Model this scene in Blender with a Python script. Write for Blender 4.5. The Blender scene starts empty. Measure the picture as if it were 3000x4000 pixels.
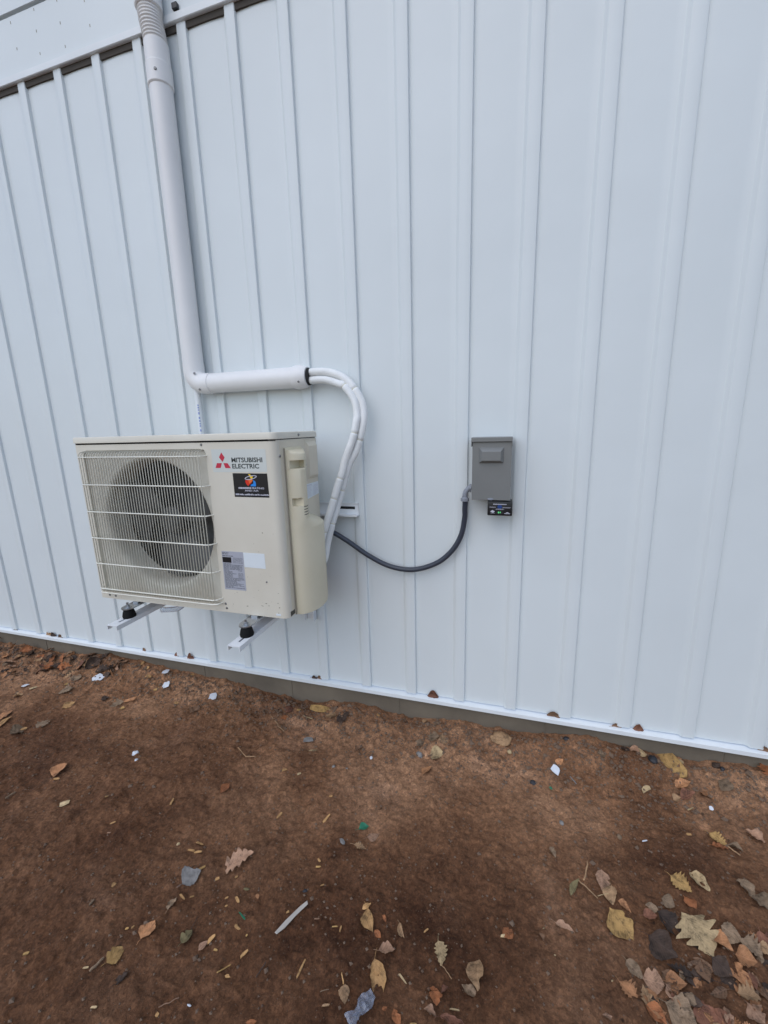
import bpy, bmesh, math, random
import numpy as np
from mathutils import Vector, Matrix, noise as mn
random.seed(7)
S=bpy.context.scene
# ---------------------------------------------------------------- camera
PITCH=.2032
CAM=Vector((2.35973,-1.51719,1.11796))
yaw,pit,rol=.290997,-.203216,-.027809
cy,sy,cp,sp,cr,sr=math.cos(yaw),math.sin(yaw),math.cos(pit),math.sin(pit),math.cos(rol),math.sin(rol)
fw=Vector((-sy*cp,cy*cp,sp)); ri=Vector((cy,sy,0)); up=ri.cross(fw)
r2=cr*ri+sr*up; u2=-sr*ri+cr*up
cam=bpy.data.cameras.new('camera'); co=bpy.data.objects.new('camera',cam); S.collection.objects.link(co)
co.matrix_world=Matrix(((r2.x,u2.x,-fw.x,CAM.x),(r2.y,u2.y,-fw.y,CAM.y),(r2.z,u2.z,-fw.z,CAM.z),(0,0,0,1)))
cam.sensor_fit='VERTICAL'; cam.sensor_height=36; cam.lens=36*1576.58/4000; cam.clip_start=.02; cam.clip_end=500
S.camera=co; S.render.resolution_x=768; S.render.resolution_y=1024
# ---------------------------------------------------------------- world + sun (soft overcast light)
W=bpy.data.worlds.new('World'); S.world=W; W.use_nodes=True
nt=W.node_tree; bg=nt.nodes['Background']; sky=nt.nodes.new('ShaderNodeTexSky')
sky.sky_type='NISHITA'; sky.sun_disc=False; sky.sun_elevation=math.radians(50); sky.sun_rotation=math.radians(196)
sky.dust_density=1.0; sky.air_density=1.0; sky.ozone_density=1.5
nt.links.new(sky.outputs[0],bg.inputs[0]); bg.inputs[1].default_value=.15
sl=bpy.data.lights.new('sun','SUN'); sl.energy=0.95; sl.angle=math.radians(80); sl.color=(1,.985,.96)
so=bpy.data.objects.new('sun',sl); S.collection.objects.link(so)
e_,a_=math.radians(50),math.radians(196)
sd=Vector((math.sin(a_)*math.cos(e_),math.cos(a_)*math.cos(e_),math.sin(e_)))
so.rotation_euler=sd.to_track_quat('Z','Y').to_euler(); so.location=(0,-5,6)
S.view_settings.view_transform='Standard'; S.view_settings.look='None'; S.view_settings.exposure=0.22; S.view_settings.gamma=1
# ---------------------------------------------------------------- materials
def mat(name,col,rough=.5,metal=0,var=0,vs=8,bump=0,bs=60,spec=.5,col2=None,bd=.002,thr=None,detail=4,trans=0,emis=None):
    m=bpy.data.materials.new(name); m.use_nodes=True; n=m.node_tree; b=n.nodes['Principled BSDF']
    b.inputs['Base Color'].default_value=(*col,1); b.inputs['Roughness'].default_value=rough; b.inputs['Metallic'].default_value=metal
    b.inputs['Specular IOR Level'].default_value=spec
    tc=n.nodes.new('ShaderNodeTexCoord')
    if trans: b.inputs['Transmission Weight'].default_value=trans
    if emis: b.inputs['Emission Color'].default_value=(*emis,1); b.inputs['Emission Strength'].default_value=1.0
    if var or col2:
        nz=n.nodes.new('ShaderNodeTexNoise'); nz.inputs['Scale'].default_value=vs; nz.inputs['Detail'].default_value=detail; nz.inputs['Roughness'].default_value=.6
        n.links.new(tc.outputs['Object'],nz.inputs['Vector'])
        cr_=n.nodes.new('ShaderNodeValToRGB')
        a,b2=(.35,.65) if thr is None else thr
        cr_.color_ramp.elements[0].position=a; cr_.color_ramp.elements[1].position=b2
        c2=col2 if col2 else tuple(c*(1-var) for c in col)
        cr_.color_ramp.elements[0].color=(*c2,1); cr_.color_ramp.elements[1].color=(*(tuple(min(1,c*(1+var*.6)) for c in col) if not col2 else col),1)
        n.links.new(nz.outputs[0],cr_.inputs[0]); n.links.new(cr_.outputs[0],b.inputs['Base Color'])
    if bump:
        nb=n.nodes.new('ShaderNodeTexNoise'); nb.inputs['Scale'].default_value=bs; nb.inputs['Detail'].default_value=5
        n.links.new(tc.outputs['Object'],nb.inputs['Vector'])
        bp=n.nodes.new('ShaderNodeBump'); bp.inputs['Strength'].default_value=bump; bp.inputs['Distance'].default_value=bd
        n.links.new(nb.outputs[0],bp.inputs['Height']); n.links.new(bp.outputs[0],b.inputs['Normal'])
    return m
M={}
M['siding']=mat('siding_paint',(.702,.748,.758),.42,var=.03,vs=1.3,bump=.25,bs=3.5,bd=.012,spec=.45)
M['trim']=mat('trim_paint',(.75,.78,.79),.35,var=.04,vs=6)
M['duct']=mat('duct_plastic',(.77,.762,.755),.38,var=.03,vs=5)
M['flex']=mat('flex_plastic',(.70,.68,.66),.5,var=.04,vs=9)
M['foam']=mat('foam_insulation',(.80,.81,.80),.6,var=.05,vs=20,bump=.2,bs=120,bd=.001)
M['yellowed']=mat('yellowed_ring',(.66,.64,.52),.6)
M['black']=mat('black_plastic',(.012,.012,.014),.35)
M['blackfoam']=mat('black_foam',(.02,.02,.02),.9,bump=.5,bs=150)
M['gap_shade']=mat('gap_shade_strip',(.075,.065,.055),.95,bump=.4,bs=60)
M['rubber']=mat('black_rubber',(.008,.008,.008),.75,spec=.2)
M['cab']=mat('cabinet_paint',(.70,.66,.565),.38,col2=(.65,.605,.51),vs=3.5,thr=(.3,.6),spec=.45)
M['cabside']=mat('aged_side_paint',(.68,.62,.50),.42,col2=(.63,.57,.45),vs=5,thr=(.35,.65))
M['cover']=mat('aged_cover_plastic',(.72,.655,.50),.5,col2=(.66,.595,.435),vs=6,thr=(.3,.7),bump=.25,bs=300,bd=.0006)
M['guard']=mat('guard_wire',(.50,.48,.40),.4,var=.1,vs=15)
M['gbar']=mat('guard_crossbar',(.80,.78,.68),.35,var=.08,vs=15)
M['bell']=mat('dusty_shroud',(.62,.60,.52),.55,col2=(.47,.42,.34),vs=7,thr=(.3,.6))
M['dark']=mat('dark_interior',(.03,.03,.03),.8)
M['fan']=mat('fan_plastic',(.075,.075,.073),.45,var=.2,vs=12)
M['coil']=mat('coil_fins',(.20,.20,.20),.5,metal=.2,var=.3,vs=9)
M['zinc']=mat('zinc_steel',(.42,.44,.46),.32,metal=.85,var=.15,vs=40)
M['bracket']=mat('bracket_paint',(.80,.82,.83),.35,var=.04,vs=12)
M['brside']=M['bracket']
M['screw']=mat('screw_steel',(.25,.25,.25),.4,metal=.6)
M['grey']=mat('grey_enamel',(.21,.215,.21),.25,var=.05,vs=5,spec=.4)
M['greyl']=mat('grey_fitting',(.25,.27,.31),.45,var=.06,vs=40)
M['conduit']=mat('conduit_rubber',(.038,.046,.066),.38,var=.1,vs=30)
M['white']=mat('white_label',(.72,.77,.80),.45,var=.02,vs=20)
M['stick']=mat('logo_sticker',(.62,.65,.62),.35,var=.02,vs=8)
M['silver']=mat('silver_label',(.42,.43,.49),.35,var=.05,vs=30)
M['red']=mat('logo_red',(.55,.025,.06),.4,var=.05,vs=50)
M['ink']=mat('dark_ink',(.05,.06,.06),.5)
M['inkw']=mat('white_ink',(.55,.55,.62),.5)
M['or']=mat('flame_orange',(.85,.16,.03),.4); M['rd']=mat('flame_red',(.70,.03,.01),.4); M['ye']=mat('flame_yellow',(.9,.6,.03),.4)
M['bl']=mat('drop_blue',(.02,.25,.75),.4); M['bl2']=mat('disc_blue',(.01,.05,.22),.35)
M['led']=mat('green_digits',(.1,.6,.2),.4,emis=(.08,.55,.16))
M['pvc']=mat('pvc_white',(.74,.77,.80),.3)
M['print']=mat('blue_print',(.25,.32,.60),.5)
M['clear']=mat('clear_plastic',(.80,.84,.92),.15,trans=.75)
M['concrete']=mat('concrete',(.185,.152,.112),.85,col2=(.115,.094,.070),vs=3.5,thr=(.3,.68),bump=.5,bs=90,bd=.003)
M['dirtspot']=mat('grime',(.30,.27,.21),.6)
M['grime2']=mat('dark_grime',(.07,.065,.05),.7)
# ---------------------------------------------------------------- mesh helpers
def link(name,me,m,parent=None):
    o=bpy.data.objects.new(name,me); S.collection.objects.link(o)
    if m is not None: me.materials.append(M[m] if isinstance(m,str) else m)
    if parent is not None:
        o.parent=parent; o.matrix_parent_inverse=Matrix.Translation(-Vector(parent.location)) if parent.parent is None else Matrix.Identity(4)
    return o
def tag(o,label,cat=None,group=None,kind=None):
    if label:o['label']=label
    if cat:o['category']=cat
    if group:o['group']=group
    if kind:o['kind']=kind
    return o
def empty(name,loc,label,cat,group=None):
    o=bpy.data.objects.new(name,None); o.empty_display_size=.05; S.collection.objects.link(o); o.location=loc
    return tag(o,label,cat,group)
class MB:
    def __init__(s): s.b=bmesh.new()
    def box(s,x0,x1,y0,y1,z0,z1,bev=0):
        r=bmesh.ops.create_cube(s.b,size=1,matrix=Matrix.Translation(((x0+x1)/2,(y0+y1)/2,(z0+z1)/2))@Matrix.Diagonal((x1-x0,y1-y0,z1-z0,1)))
        if bev:
            es=list({e for v in r['verts'] for e in v.link_edges})
            bmesh.ops.bevel(s.b,geom=es,offset=bev,segments=2,profile=.6,affect='EDGES')
        return s
    def loft(s,loops,cap=True,closed=True):
        R=[[s.b.verts.new(p) for p in L] for L in loops]
        n=len(R[0])
        for a,c in zip(R,R[1:]):
            for i in range(n if closed else n-1):
                j=(i+1)%n
                try:s.b.faces.new((a[i],a[j],c[j],c[i]))
                except ValueError: pass
        if cap and closed: s.b.faces.new(R[0][::-1]); s.b.faces.new(R[-1])
        return s
    def tube(s,pts,r,n=12,cap=True,rf=None):
        P=[Vector(p) for p in pts]; loops=[]
        t0=(P[1]-P[0]).normalized(); a=Vector((0,0,1)) if abs(t0.z)<.9 else Vector((1,0,0))
        nx=t0.cross(a).normalized()
        for i,p in enumerate(P):
            t=(P[min(i+1,len(P)-1)]-P[max(i-1,0)]).normalized()
            nx=(nx-t*nx.dot(t)).normalized(); ny=t.cross(nx)
            rr=r if rf is None else rf(i)
            loops.append([p+rr*(math.cos(2*math.pi*k/n)*nx+math.sin(2*math.pi*k/n)*ny) for k in range(n)])
        return s.loft(loops,cap)
    def cyl(s,p,d,r,h,n=20,r2=None):
        d=Vector(d).normalized(); p=Vector(p)
        rr=[r,r if r2 is None else r2]
        return s.tube([p,p+d*h],r,n,rf=lambda i:rr[i])
    def poly(s,pts):
        s.b.faces.new([s.b.verts.new(p) for p in pts]); return s
    def prism(s,pts,off):
        off=Vector(off); s.loft([pts,[Vector(p)+off for p in pts]]); return s
    def done(s,name,m,parent=None,smooth=False,angle=None):
        bmesh.ops.recalc_face_normals(s.b,faces=s.b.faces)
        me=bpy.data.meshes.new(name); s.b.to_mesh(me); s.b.free()
        if smooth:
            for p in me.polygons:p.use_smooth=True
            if angle is None: angle=35
            me.set_sharp_from_angle(angle=math.radians(angle))
        return link(name,me,m,parent)
def smoothpath(pts,k=8):
    P=[Vector(p) for p in pts]; P=[P[0]*2-P[1]]+P+[P[-1]*2-P[-2]]; out=[]
    for i in range(1,len(P)-2):
        a,b,c,d=P[i-1:i+3]
        for j in range(k):
            t=j/k; out.append(.5*((2*b)+(c-a)*t+(2*a-5*b+4*c-d)*t*t+(3*b-a-3*c+d)*t**3))
    out.append(P[-2]); return out
def text(s,x0,x1,z0,z1,y,name,m,parent,bold=0,thin=.0003):
    cu=bpy.data.curves.new(name,'FONT'); cu.body=s; cu.size=1; cu.offset=bold; cu.resolution_u=3; cu.extrude=0
    o=bpy.data.objects.new(name,cu); S.collection.objects.link(o)
    dg=bpy.context.evaluated_depsgraph_get(); dg.update()
    me=bpy.data.meshes.new_from_object(o.evaluated_get(dg)); bpy.data.objects.remove(o)
    vs=np.array([v.co[:] for v in me.vertices]); mi,ma=vs.min(0),vs.max(0)
    for v in me.vertices:
        u=(v.co.x-mi[0])/(ma[0]-mi[0]); w=(v.co.y-mi[1])/(ma[1]-mi[1])
        v.co=(x0+u*(x1-x0),y,z0+w*(z1-z0))
    return link(name,me,m,parent)
DC=[[0.125, 0.058, 0.03], [0.225, 0.115, 0.062], [0.33, 0.185, 0.108]]
# measured paths and litter (world metres): kind, colour, x, y, length, width, angle, label
TUBE_UP=[[1.621,-0.042,1.3366],[1.6385,-0.0447,1.3361],[1.7041,-0.0473,1.3344],[1.7668,-0.05,1.3138],[1.809,-0.0526,1.2801],[1.8441,-0.0556,1.2261],[1.8562,-0.0617,1.1757],[1.8501,-0.0679,1.1197],[1.8245,-0.074,1.0406],[1.7932,-0.0801,0.9835],[1.7597,-0.0886,0.8768],[1.7335,-0.1064,0.7887],[1.7099,-0.1243,0.6936],[1.7011,-0.1421,0.6308],[1.6816,-0.16,0.5884]]
TUBE_LO=[[1.619,-0.042,1.3085],[1.6378,-0.0473,1.3073],[1.7047,-0.0527,1.3043],[1.7564,-0.058,1.288],[1.7884,-0.0633,1.2721],[1.8245,-0.0687,1.2208],[1.8349,-0.0757,1.1706],[1.8325,-0.0833,1.1429],[1.8207,-0.091,1.0867],[1.7893,-0.0986,1.0082],[1.7753,-0.1062,0.957],[1.7591,-0.1189,0.9055],[1.7321,-0.1367,0.8132],[1.7066,-0.1544,0.7322],[1.6995,-0.1722,0.6913],[1.6783,-0.19,0.6447]]
CONDUIT=[[2.2294,-0.05,0.8554],[2.2282,-0.0437,0.8215],[2.227,-0.0375,0.7853],[2.2144,-0.0344,0.719],[2.1802,-0.0333,0.6563],[2.121,-0.0323,0.6025],[2.0288,-0.0312,0.5688],[1.9335,-0.0302,0.5756],[1.846,-0.038,0.6179],[1.7658,-0.048,0.6747],[1.7079,-0.058,0.7113],[1.6718,-0.0867,0.738],[1.6372,-0.12,0.782]]
ELBOW=[[2.2491,-0.05,0.9009],[2.2425,-0.05,0.8995],[2.234,-0.05,0.8915],[2.2289,-0.05,0.8799],[2.2281,-0.05,0.87]]
DRAIN=[[1.1072,-0.02,1.2943],[1.0811,-0.02,1.1125]]
HOSE=[[0.9341,-0.2,0.36],[1.0484,-0.2,0.383]]
LITTER=[
["w","wht",0.354,-0.13,0.0549,0.0453,1.13,"white plastic scrap on the dirt close to the wall at far left"],
["w","wht",0.709,-0.038,0.0354,0.0425,0.51,"white plastic scrap on the dirt close to the wall below the air conditioner"],
["w","wht",0.764,-0.094,0.0334,0.0401,0.4,"leftmost of two short white plastic scraps on dirt near wall below the air conditioner"],
["w","wht",1.051,-0.104,0.0337,0.0375,0.49,"rightmost of two short white plastic scraps on dirt near wall below the air conditioner"],
["p","wht",0.971,-0.468,0.023,0.0276,1.45,"leftmost of two white pebbles on dirt midway out below the air conditioner"],
["p","wht",1.009,-0.498,0.0132,0.0151,0.67,"rightmost of two white pebbles on dirt midway out below the air conditioner"],
["w","wht",0.01,-0.256,0.0301,0.0299,1.64,"short white plastic scrap on the dirt close to the wall at far left"],
["w","cre",0.096,-0.271,0.0319,0.0352,1.03,"short cream scrap on the dirt close to the wall at far left"],
["s","cre",0.926,-0.713,0.0299,0.0197,0.9,"short cream wood chip on the dirt midway out from the wall at far left"],
["o","gry",0.232,-0.159,0.0495,0.0594,1.47,"grey brown oval leaf on the dirt close to the wall at far left"],
["l","gry",0.287,-0.251,0.054,0.0648,0.79,"grey brown lobed leaf on the dirt close to the wall at far left"],
["c","tan",0.082,-0.333,0.0353,0.0424,1.24,"small tan curled leaf on the dirt close to the wall at far left"],
["o","yel",0.245,-0.214,0.0204,0.0245,0.76,"tiny yellow oval leaf on the dirt close to the wall at far left"],
["o","gry",0.613,-0.248,0.0558,0.0582,0.66,"grey brown oval leaf on the dirt close to the wall below the air conditioner"],
["s","ora",0.665,-0.218,0.0594,0.0173,0.36,"orange tan wood chip on the dirt close to the wall below the air conditioner"],
["o","yel",0.675,-0.268,0.0167,0.0201,0.44,"tiny yellow oval leaf on the dirt close to the wall below the air conditioner"],
["o","och",0.405,-0.32,0.0466,0.0386,1.14,"ochre oval leaf on the dirt close to the wall at far left"],
["l","gry",0.416,-0.443,0.0528,0.0633,1.41,"grey brown lobed leaf on the dirt midway out from the wall at far left"],
["o","ora",0.198,-0.453,0.0514,0.035,1.68,"leftmost of two orange tan oval leaves on dirt midway out at far left"],
["o","och",0.257,-0.488,0.0687,0.0283,2.01,"ochre oval leaf on the dirt midway out from the wall at far left"],
["c","gry",0.358,-0.509,0.0458,0.0526,1.38,"grey brown curled leaf on the dirt midway out from the wall at far left"],
["o","ora",0.775,-0.622,0.0495,0.0507,1.75,"rightmost of two orange tan oval leaves on dirt midway out at far left"],
["s","och",0.797,-0.649,0.0278,0.0078,0.21,"rightmost of two short ochre wood chips on dirt midway out at far left"],
["o","brn",1.023,-0.194,0.0542,0.0437,1.57,"brown oval leaf on the dirt close to the wall below the air conditioner"],
["o","rust",1.43,-0.512,0.0374,0.0287,1.29,"small rusty orange oval leaf on dirt midway out below the air conditioner"],
["s","och",1.281,-0.603,0.0241,0.0084,1.81,"second from left of five short ochre wood chips midway out below air conditioner"],
["c","drk",0.531,-0.237,0.0313,0.0315,0.83,"rightmost of two small dark brown curled leaves on dirt near wall at far left"],
["c","drk",0.068,-0.041,0.032,0.0385,0.74,"leftmost of two small dark brown curled leaves on dirt near wall at far left"],
["s","yel",0.727,-0.12,0.0287,0.0237,0.46,"short yellow wood chip on the dirt close to the wall below the air conditioner"],
["s","och",0.533,-0.015,0.0225,0.02,1.46,"leftmost of four short ochre wood chips on dirt near wall below the air conditioner"],
["s","och",0.896,-0.172,0.0202,0.0124,0.14,"third from left of four short ochre wood chips near wall below air conditioner"],
["s","och",0.587,-0.032,0.0169,0.0162,0.24,"tiny ochre wood chip on the dirt close to the wall below the air conditioner"],
["s","och",0.64,-0.08,0.0286,0.016,0.25,"second from left of four short ochre wood chips near wall below air conditioner"],
["s","och",0.857,-0.015,0.0196,0.0116,0.38,"rightmost of four short ochre wood chips on dirt near wall below the air conditioner"],
["t","gry",0.705,-0.743,0.0281,0.0073,1.34,"short grey brown twig on the dirt midway out from the wall at far left"],
["s","och",0.37,-0.488,0.023,0.0164,0.54,"leftmost of two short ochre wood chips on dirt midway out at far left"],
["s","och",1.052,-0.659,0.0113,0.0067,0.83,"tiny ochre wood chip on the dirt midway out from the wall at far left"],
["t","tan",1.389,-0.355,0.0645,0.0035,-0.48,"long tan twig on the dirt midway out from the wall below the air conditioner"],
["t","tan",1.44,-0.368,0.0458,0.0043,0.09,"tan twig on the dirt midway out from the wall below the air conditioner"],
["s","yel",1.594,-0.052,0.0989,0.0324,0.27,"long yellow wood chip on the dirt close to the wall left of the grey box"],
["o","tan",1.659,-0.07,0.0573,0.051,0.7,"tan oval leaf on the dirt close to the wall left of the grey box"],
["k","red",1.443,-0.076,0.0396,0.0419,0.25,"large reddish brown stone on the dirt close to the wall left of the grey box"],
["o","rust",1.454,-0.136,0.0313,0.023,0.25,"small rusty orange oval leaf on dirt near wall left of the grey box"],
["o","drk",1.712,-0.082,0.0568,0.0492,0.69,"dark brown oval leaf on the dirt close to the wall left of the grey box"],
["t","pal",1.555,-0.109,0.0441,0.0054,0.43,"pale beige twig on the dirt close to the wall left of the grey box"],
["t","tan",1.44,-0.175,0.1349,0.0058,-0.58,"long tan twig on the dirt close to the wall left of the grey box"],
["s","och",1.865,-0.04,0.0343,0.0123,-0.75,"short ochre wood chip on the dirt close to the wall left of the grey box"],
["o","tan",2.068,-0.015,0.0261,0.0159,1.06,"small tan oval leaf on the dirt close to the wall below the grey box"],
["c","brn",1.836,-0.21,0.0342,0.0261,1.23,"leftmost of two small brown curled leaves on dirt near wall left of the grey box"],
["p","wht",1.9,-0.249,0.0131,0.0119,1.3,"white pebble on the dirt close to the wall left of the grey box"],
["p","blu",1.77,-0.316,0.0131,0.0146,0.26,"blue grey pebble on the dirt midway out from the wall left of the grey box"],
["p","blu",1.825,-0.317,0.01,0.0073,0.26,"tiny blue grey pebble on dirt midway out left of the grey box"],
["c","gry",2.065,-0.123,0.0359,0.0229,0.49,"leftmost of two small grey brown curled leaves on dirt near wall below the grey box"],
["o","gry",2.119,-0.1,0.0516,0.0347,-0.08,"grey brown oval leaf on the dirt close to the wall below the grey box"],
["l","tan",2.161,-0.108,0.037,0.0398,0.14,"small tan lobed leaf on the dirt close to the wall below the grey box"],
["o","pal",2.145,-0.174,0.0507,0.0523,0.18,"pale beige oval leaf on the dirt close to the wall below the grey box"],
["p","blu",2.079,-0.185,0.0285,0.0181,-0.68,"blue grey pebble on the dirt close to the wall below the grey box"],
["o","ora",2.121,-0.258,0.0459,0.031,1.0,"orange tan oval leaf on the dirt close to the wall below the grey box"],
["k","tan",2.385,-0.058,0.084,0.0581,0.21,"large tan stone on the dirt close to the wall below the grey box"],
["p","cre",2.416,-0.099,0.0195,0.0166,0.06,"cream pebble on the dirt close to the wall below the grey box"],
["s","pal",1.655,-0.26,0.0349,0.0068,0.21,"short pale beige wood chip on dirt near wall left of the grey box"],
["w","blu",1.609,-0.214,0.0432,0.025,0.52,"blue grey plastic scrap on the dirt close to the wall left of the grey box"],
["s","och",1.596,-0.382,0.0207,0.0088,0.8,"rightmost of two short ochre wood chips on dirt midway out left of the grey box"],
["s","pal",1.66,-0.385,0.0147,0.008,0.75,"tiny pale beige wood chip on dirt midway out left of the grey box"],
["s","pink",1.902,-0.383,0.014,0.0056,-0.32,"tiny pinkish tan wood chip on dirt midway out left of the grey box"],
["s","och",1.813,-0.439,0.0109,0.0074,0.26,"rightmost of three tiny ochre wood chips on dirt midway out left of the grey box"],
["s","och",1.676,-0.552,0.0254,0.0067,1.2,"leftmost of two short ochre wood chips on dirt midway out left of the grey box"],
["s","och",1.83,-0.517,0.0351,0.0081,1.29,"ochre wood chip on the dirt midway out from the wall left of the grey box"],
["s","yel",1.492,-0.071,0.0198,0.0105,-0.02,"short yellow wood chip on the dirt close to the wall left of the grey box"],
["c","brn",1.984,-0.027,0.024,0.0166,0.45,"rightmost of two small brown curled leaves on dirt near wall left of the grey box"],
["c","gry",2.124,-0.039,0.03,0.0201,0.4,"rightmost of two small grey brown curled leaves on dirt near wall below the grey box"],
["s","yel",2.977,-0.029,0.0988,0.0744,-1.35,"long yellow wood chip on the dirt close to the wall at far right"],
["w","wht",2.578,-0.137,0.0308,0.0294,-0.47,"short white plastic scrap on the dirt close to the wall right of the grey box"],
["o","ora",2.592,-0.105,0.0293,0.0196,0.5,"small orange tan oval leaf on dirt near wall right of the grey box"],
["w","grn",2.554,-0.216,0.0118,0.0084,-0.86,"tiny green plastic scrap on the dirt close to the wall right of the grey box"],
["p","blk",2.497,-0.198,0.0238,0.0191,0.12,"black pebble on the dirt close to the wall below the grey box"],
["p","blk",2.625,-0.023,0.0221,0.018,-0.1,"leftmost of two black pebbles on dirt near wall right of the grey box"],
["p","blk",2.917,-0.039,0.0286,0.032,0.14,"rightmost of two black pebbles on dirt near wall right of the grey box"],
["p","blk",3.132,-0.029,0.0142,0.017,-0.21,"black pebble on the dirt close to the wall at far right"],
["p","drk",3.12,-0.015,0.027,0.0207,0.26,"dark brown pebble on the dirt close to the wall at far right"],
["o","pal",2.882,-0.015,0.0444,0.0353,0.17,"pale beige oval leaf on the dirt close to the wall right of the grey box"],
["c","pink",2.862,-0.019,0.0328,0.0319,-0.46,"small pinkish tan curled leaf on dirt near wall right of the grey box"],
["c","drk",2.83,-0.015,0.028,0.0207,-0.21,"small dark brown curled leaf on dirt near wall right of the grey box"],
["o","ora",2.99,-0.102,0.0518,0.0322,0.38,"leftmost of two orange tan oval leaves on dirt near wall at far right"],
["o","ora",3.051,-0.114,0.0436,0.0523,-0.69,"rightmost of two orange tan oval leaves on dirt near wall at far right"],
["o","tan",2.958,-0.15,0.0226,0.0215,0.39,"small tan oval leaf on the dirt close to the wall at far right"],
["o","red",2.992,-0.139,0.0479,0.0289,0.38,"reddish brown oval leaf on the dirt close to the wall at far right"],
["o","gry",3.119,-0.087,0.0394,0.0472,-0.6,"small grey brown oval leaf on the dirt close to the wall at far right"],
["s","pal",3.013,-0.015,0.02,0.0128,-0.5,"leftmost of two short pale beige wood chips on dirt near wall at far right"],
["t","blu",2.636,-0.154,0.0294,0.0043,-0.96,"short blue grey twig on the dirt close to the wall right of the grey box"],
["w","pal",2.866,-0.146,0.036,0.0165,0.7,"pale beige scrap on the dirt close to the wall right of the grey box"],
["w","wht",3.044,-0.176,0.0127,0.012,0.13,"tiny white plastic scrap on the dirt close to the wall at far right"],
["s","pal",2.989,-0.174,0.0272,0.0048,0.57,"rightmost of two short pale beige wood chips on dirt near wall at far right"],
["l","rust",3.278,-0.015,0.0639,0.0766,-1.4,"rusty orange lobed leaf on the dirt close to the wall at far right"],
["p","blu",2.575,-0.335,0.0149,0.0153,0.08,"blue grey pebble on the dirt midway out from the wall right of the grey box"],
["s","wht",2.809,-0.338,0.0162,0.0039,0.26,"tiny white wood chip on dirt midway out right of the grey box"],
["s","och",2.939,-0.293,0.0139,0.007,0.26,"tiny ochre wood chip on the dirt midway out from the wall at far right"],
["c","gry",2.741,-0.062,0.0255,0.0249,0.26,"small grey brown curled leaf on dirt near wall right of the grey box"],
["o","ora",1.516,-0.929,0.0389,0.0418,1.59,"small orange tan oval leaf on the dirt near the bottom edge below the air conditioner"],
["o","yel",1.482,-0.992,0.0342,0.0384,1.24,"small yellow oval leaf on the dirt near the bottom edge below the air conditioner"],
["t","gry",1.455,-1.018,0.03,0.007,1.3,"short grey brown twig on the dirt near the bottom edge at far left"],
["c","drk",1.536,-1.021,0.0287,0.0155,1.13,"small dark brown curled leaf on the dirt near the bottom edge below the air conditioner"],
["o","blu",1.531,-0.792,0.0461,0.0552,1.12,"blue grey oval leaf on the dirt midway out from the wall below the air conditioner"],
["l","pink",1.634,-0.716,0.0807,0.0511,0.63,"large pinkish tan lobed leaf on dirt midway out below the air conditioner"],
["c","gry",1.531,-0.863,0.0281,0.0182,1.6,"small grey brown curled leaf on the dirt near the bottom edge below the air conditioner"],
["o","olv",1.622,-0.912,0.0276,0.0249,1.32,"small olive green oval leaf on the dirt near the bottom edge below the air conditioner"],
["t","drk",1.623,-0.885,0.029,0.0018,1.72,"short dark brown twig on the dirt near the bottom edge below the air conditioner"],
["o","pink",1.677,-0.917,0.021,0.016,1.09,"tiny pinkish tan oval leaf on the dirt near the bottom edge below the air conditioner"],
["s","och",1.688,-0.9,0.0223,0.0102,1.16,"second from left of five short ochre wood chips near bottom edge below air conditioner"],
["t","yel",1.756,-0.938,0.0457,0.0035,1.21,"yellow twig on the dirt near the bottom edge below the air conditioner"],
["s","och",1.786,-0.903,0.0221,0.0074,0.95,"rightmost of five short ochre wood chips on dirt near bottom edge below the air conditioner"],
["t","pink",1.679,-1.027,0.0409,0.0027,0.71,"pinkish tan twig on the dirt near the bottom edge below the air conditioner"],
["w","grn",1.736,-0.839,0.0316,0.0043,-0.44,"short green plastic scrap on the dirt near the bottom edge below the air conditioner"],
["o","och",1.325,-0.865,0.0129,0.0136,0.86,"tiny ochre oval leaf on the dirt midway out from the wall below the air conditioner"],
["s","yel",1.26,-1.048,0.0131,0.0064,0.62,"tiny yellow wood chip on the dirt near the bottom edge at far left"],
["s","yel",1.455,-0.937,0.0087,0.0055,0.5,"leftmost of three tiny yellow wood chips on dirt near bottom edge below the air conditioner"],
["s","och",1.469,-0.931,0.008,0.0059,0.7,"leftmost of four tiny ochre wood chips on dirt near bottom edge below the air conditioner"],
["s","yel",1.538,-0.76,0.023,0.0082,0.75,"short yellow wood chip on the dirt midway out from the wall below the air conditioner"],
["s","och",1.601,-0.77,0.0124,0.0083,0.71,"leftmost of two tiny ochre wood chips on dirt midway out below the air conditioner"],
["s","och",1.654,-0.753,0.0085,0.0059,0.51,"rightmost of two tiny ochre wood chips on dirt midway out below the air conditioner"],
["s","och",1.543,-0.84,0.0202,0.0049,-0.22,"leftmost of five short ochre wood chips on dirt near bottom edge below the air conditioner"],
["s","och",1.566,-0.83,0.0118,0.0044,0.56,"second from left of four tiny ochre wood chips near bottom edge below air conditioner"],
["s","och",1.7,-0.809,0.018,0.007,-0.53,"fourth from left of five short ochre wood chips near bottom edge below air conditioner"],
["s","och",1.738,-0.863,0.0183,0.0062,-0.14,"third from left of five short ochre wood chips near bottom edge below air conditioner"],
["s","yel",1.77,-0.869,0.0056,0.0041,0.74,"rightmost of three tiny yellow wood chips on dirt near bottom edge below the air conditioner"],
["s","yel",1.715,-0.917,0.0104,0.0046,0.12,"second from left of three tiny yellow wood chips near bottom edge below air conditioner"],
["o","och",1.772,-0.948,0.0127,0.0065,0.16,"rightmost of two tiny ochre oval leaves on dirt near bottom edge below the air conditioner"],
["s","och",1.465,-0.72,0.0279,0.0066,-0.05,"third from left of five short ochre wood chips midway out below air conditioner"],
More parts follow.
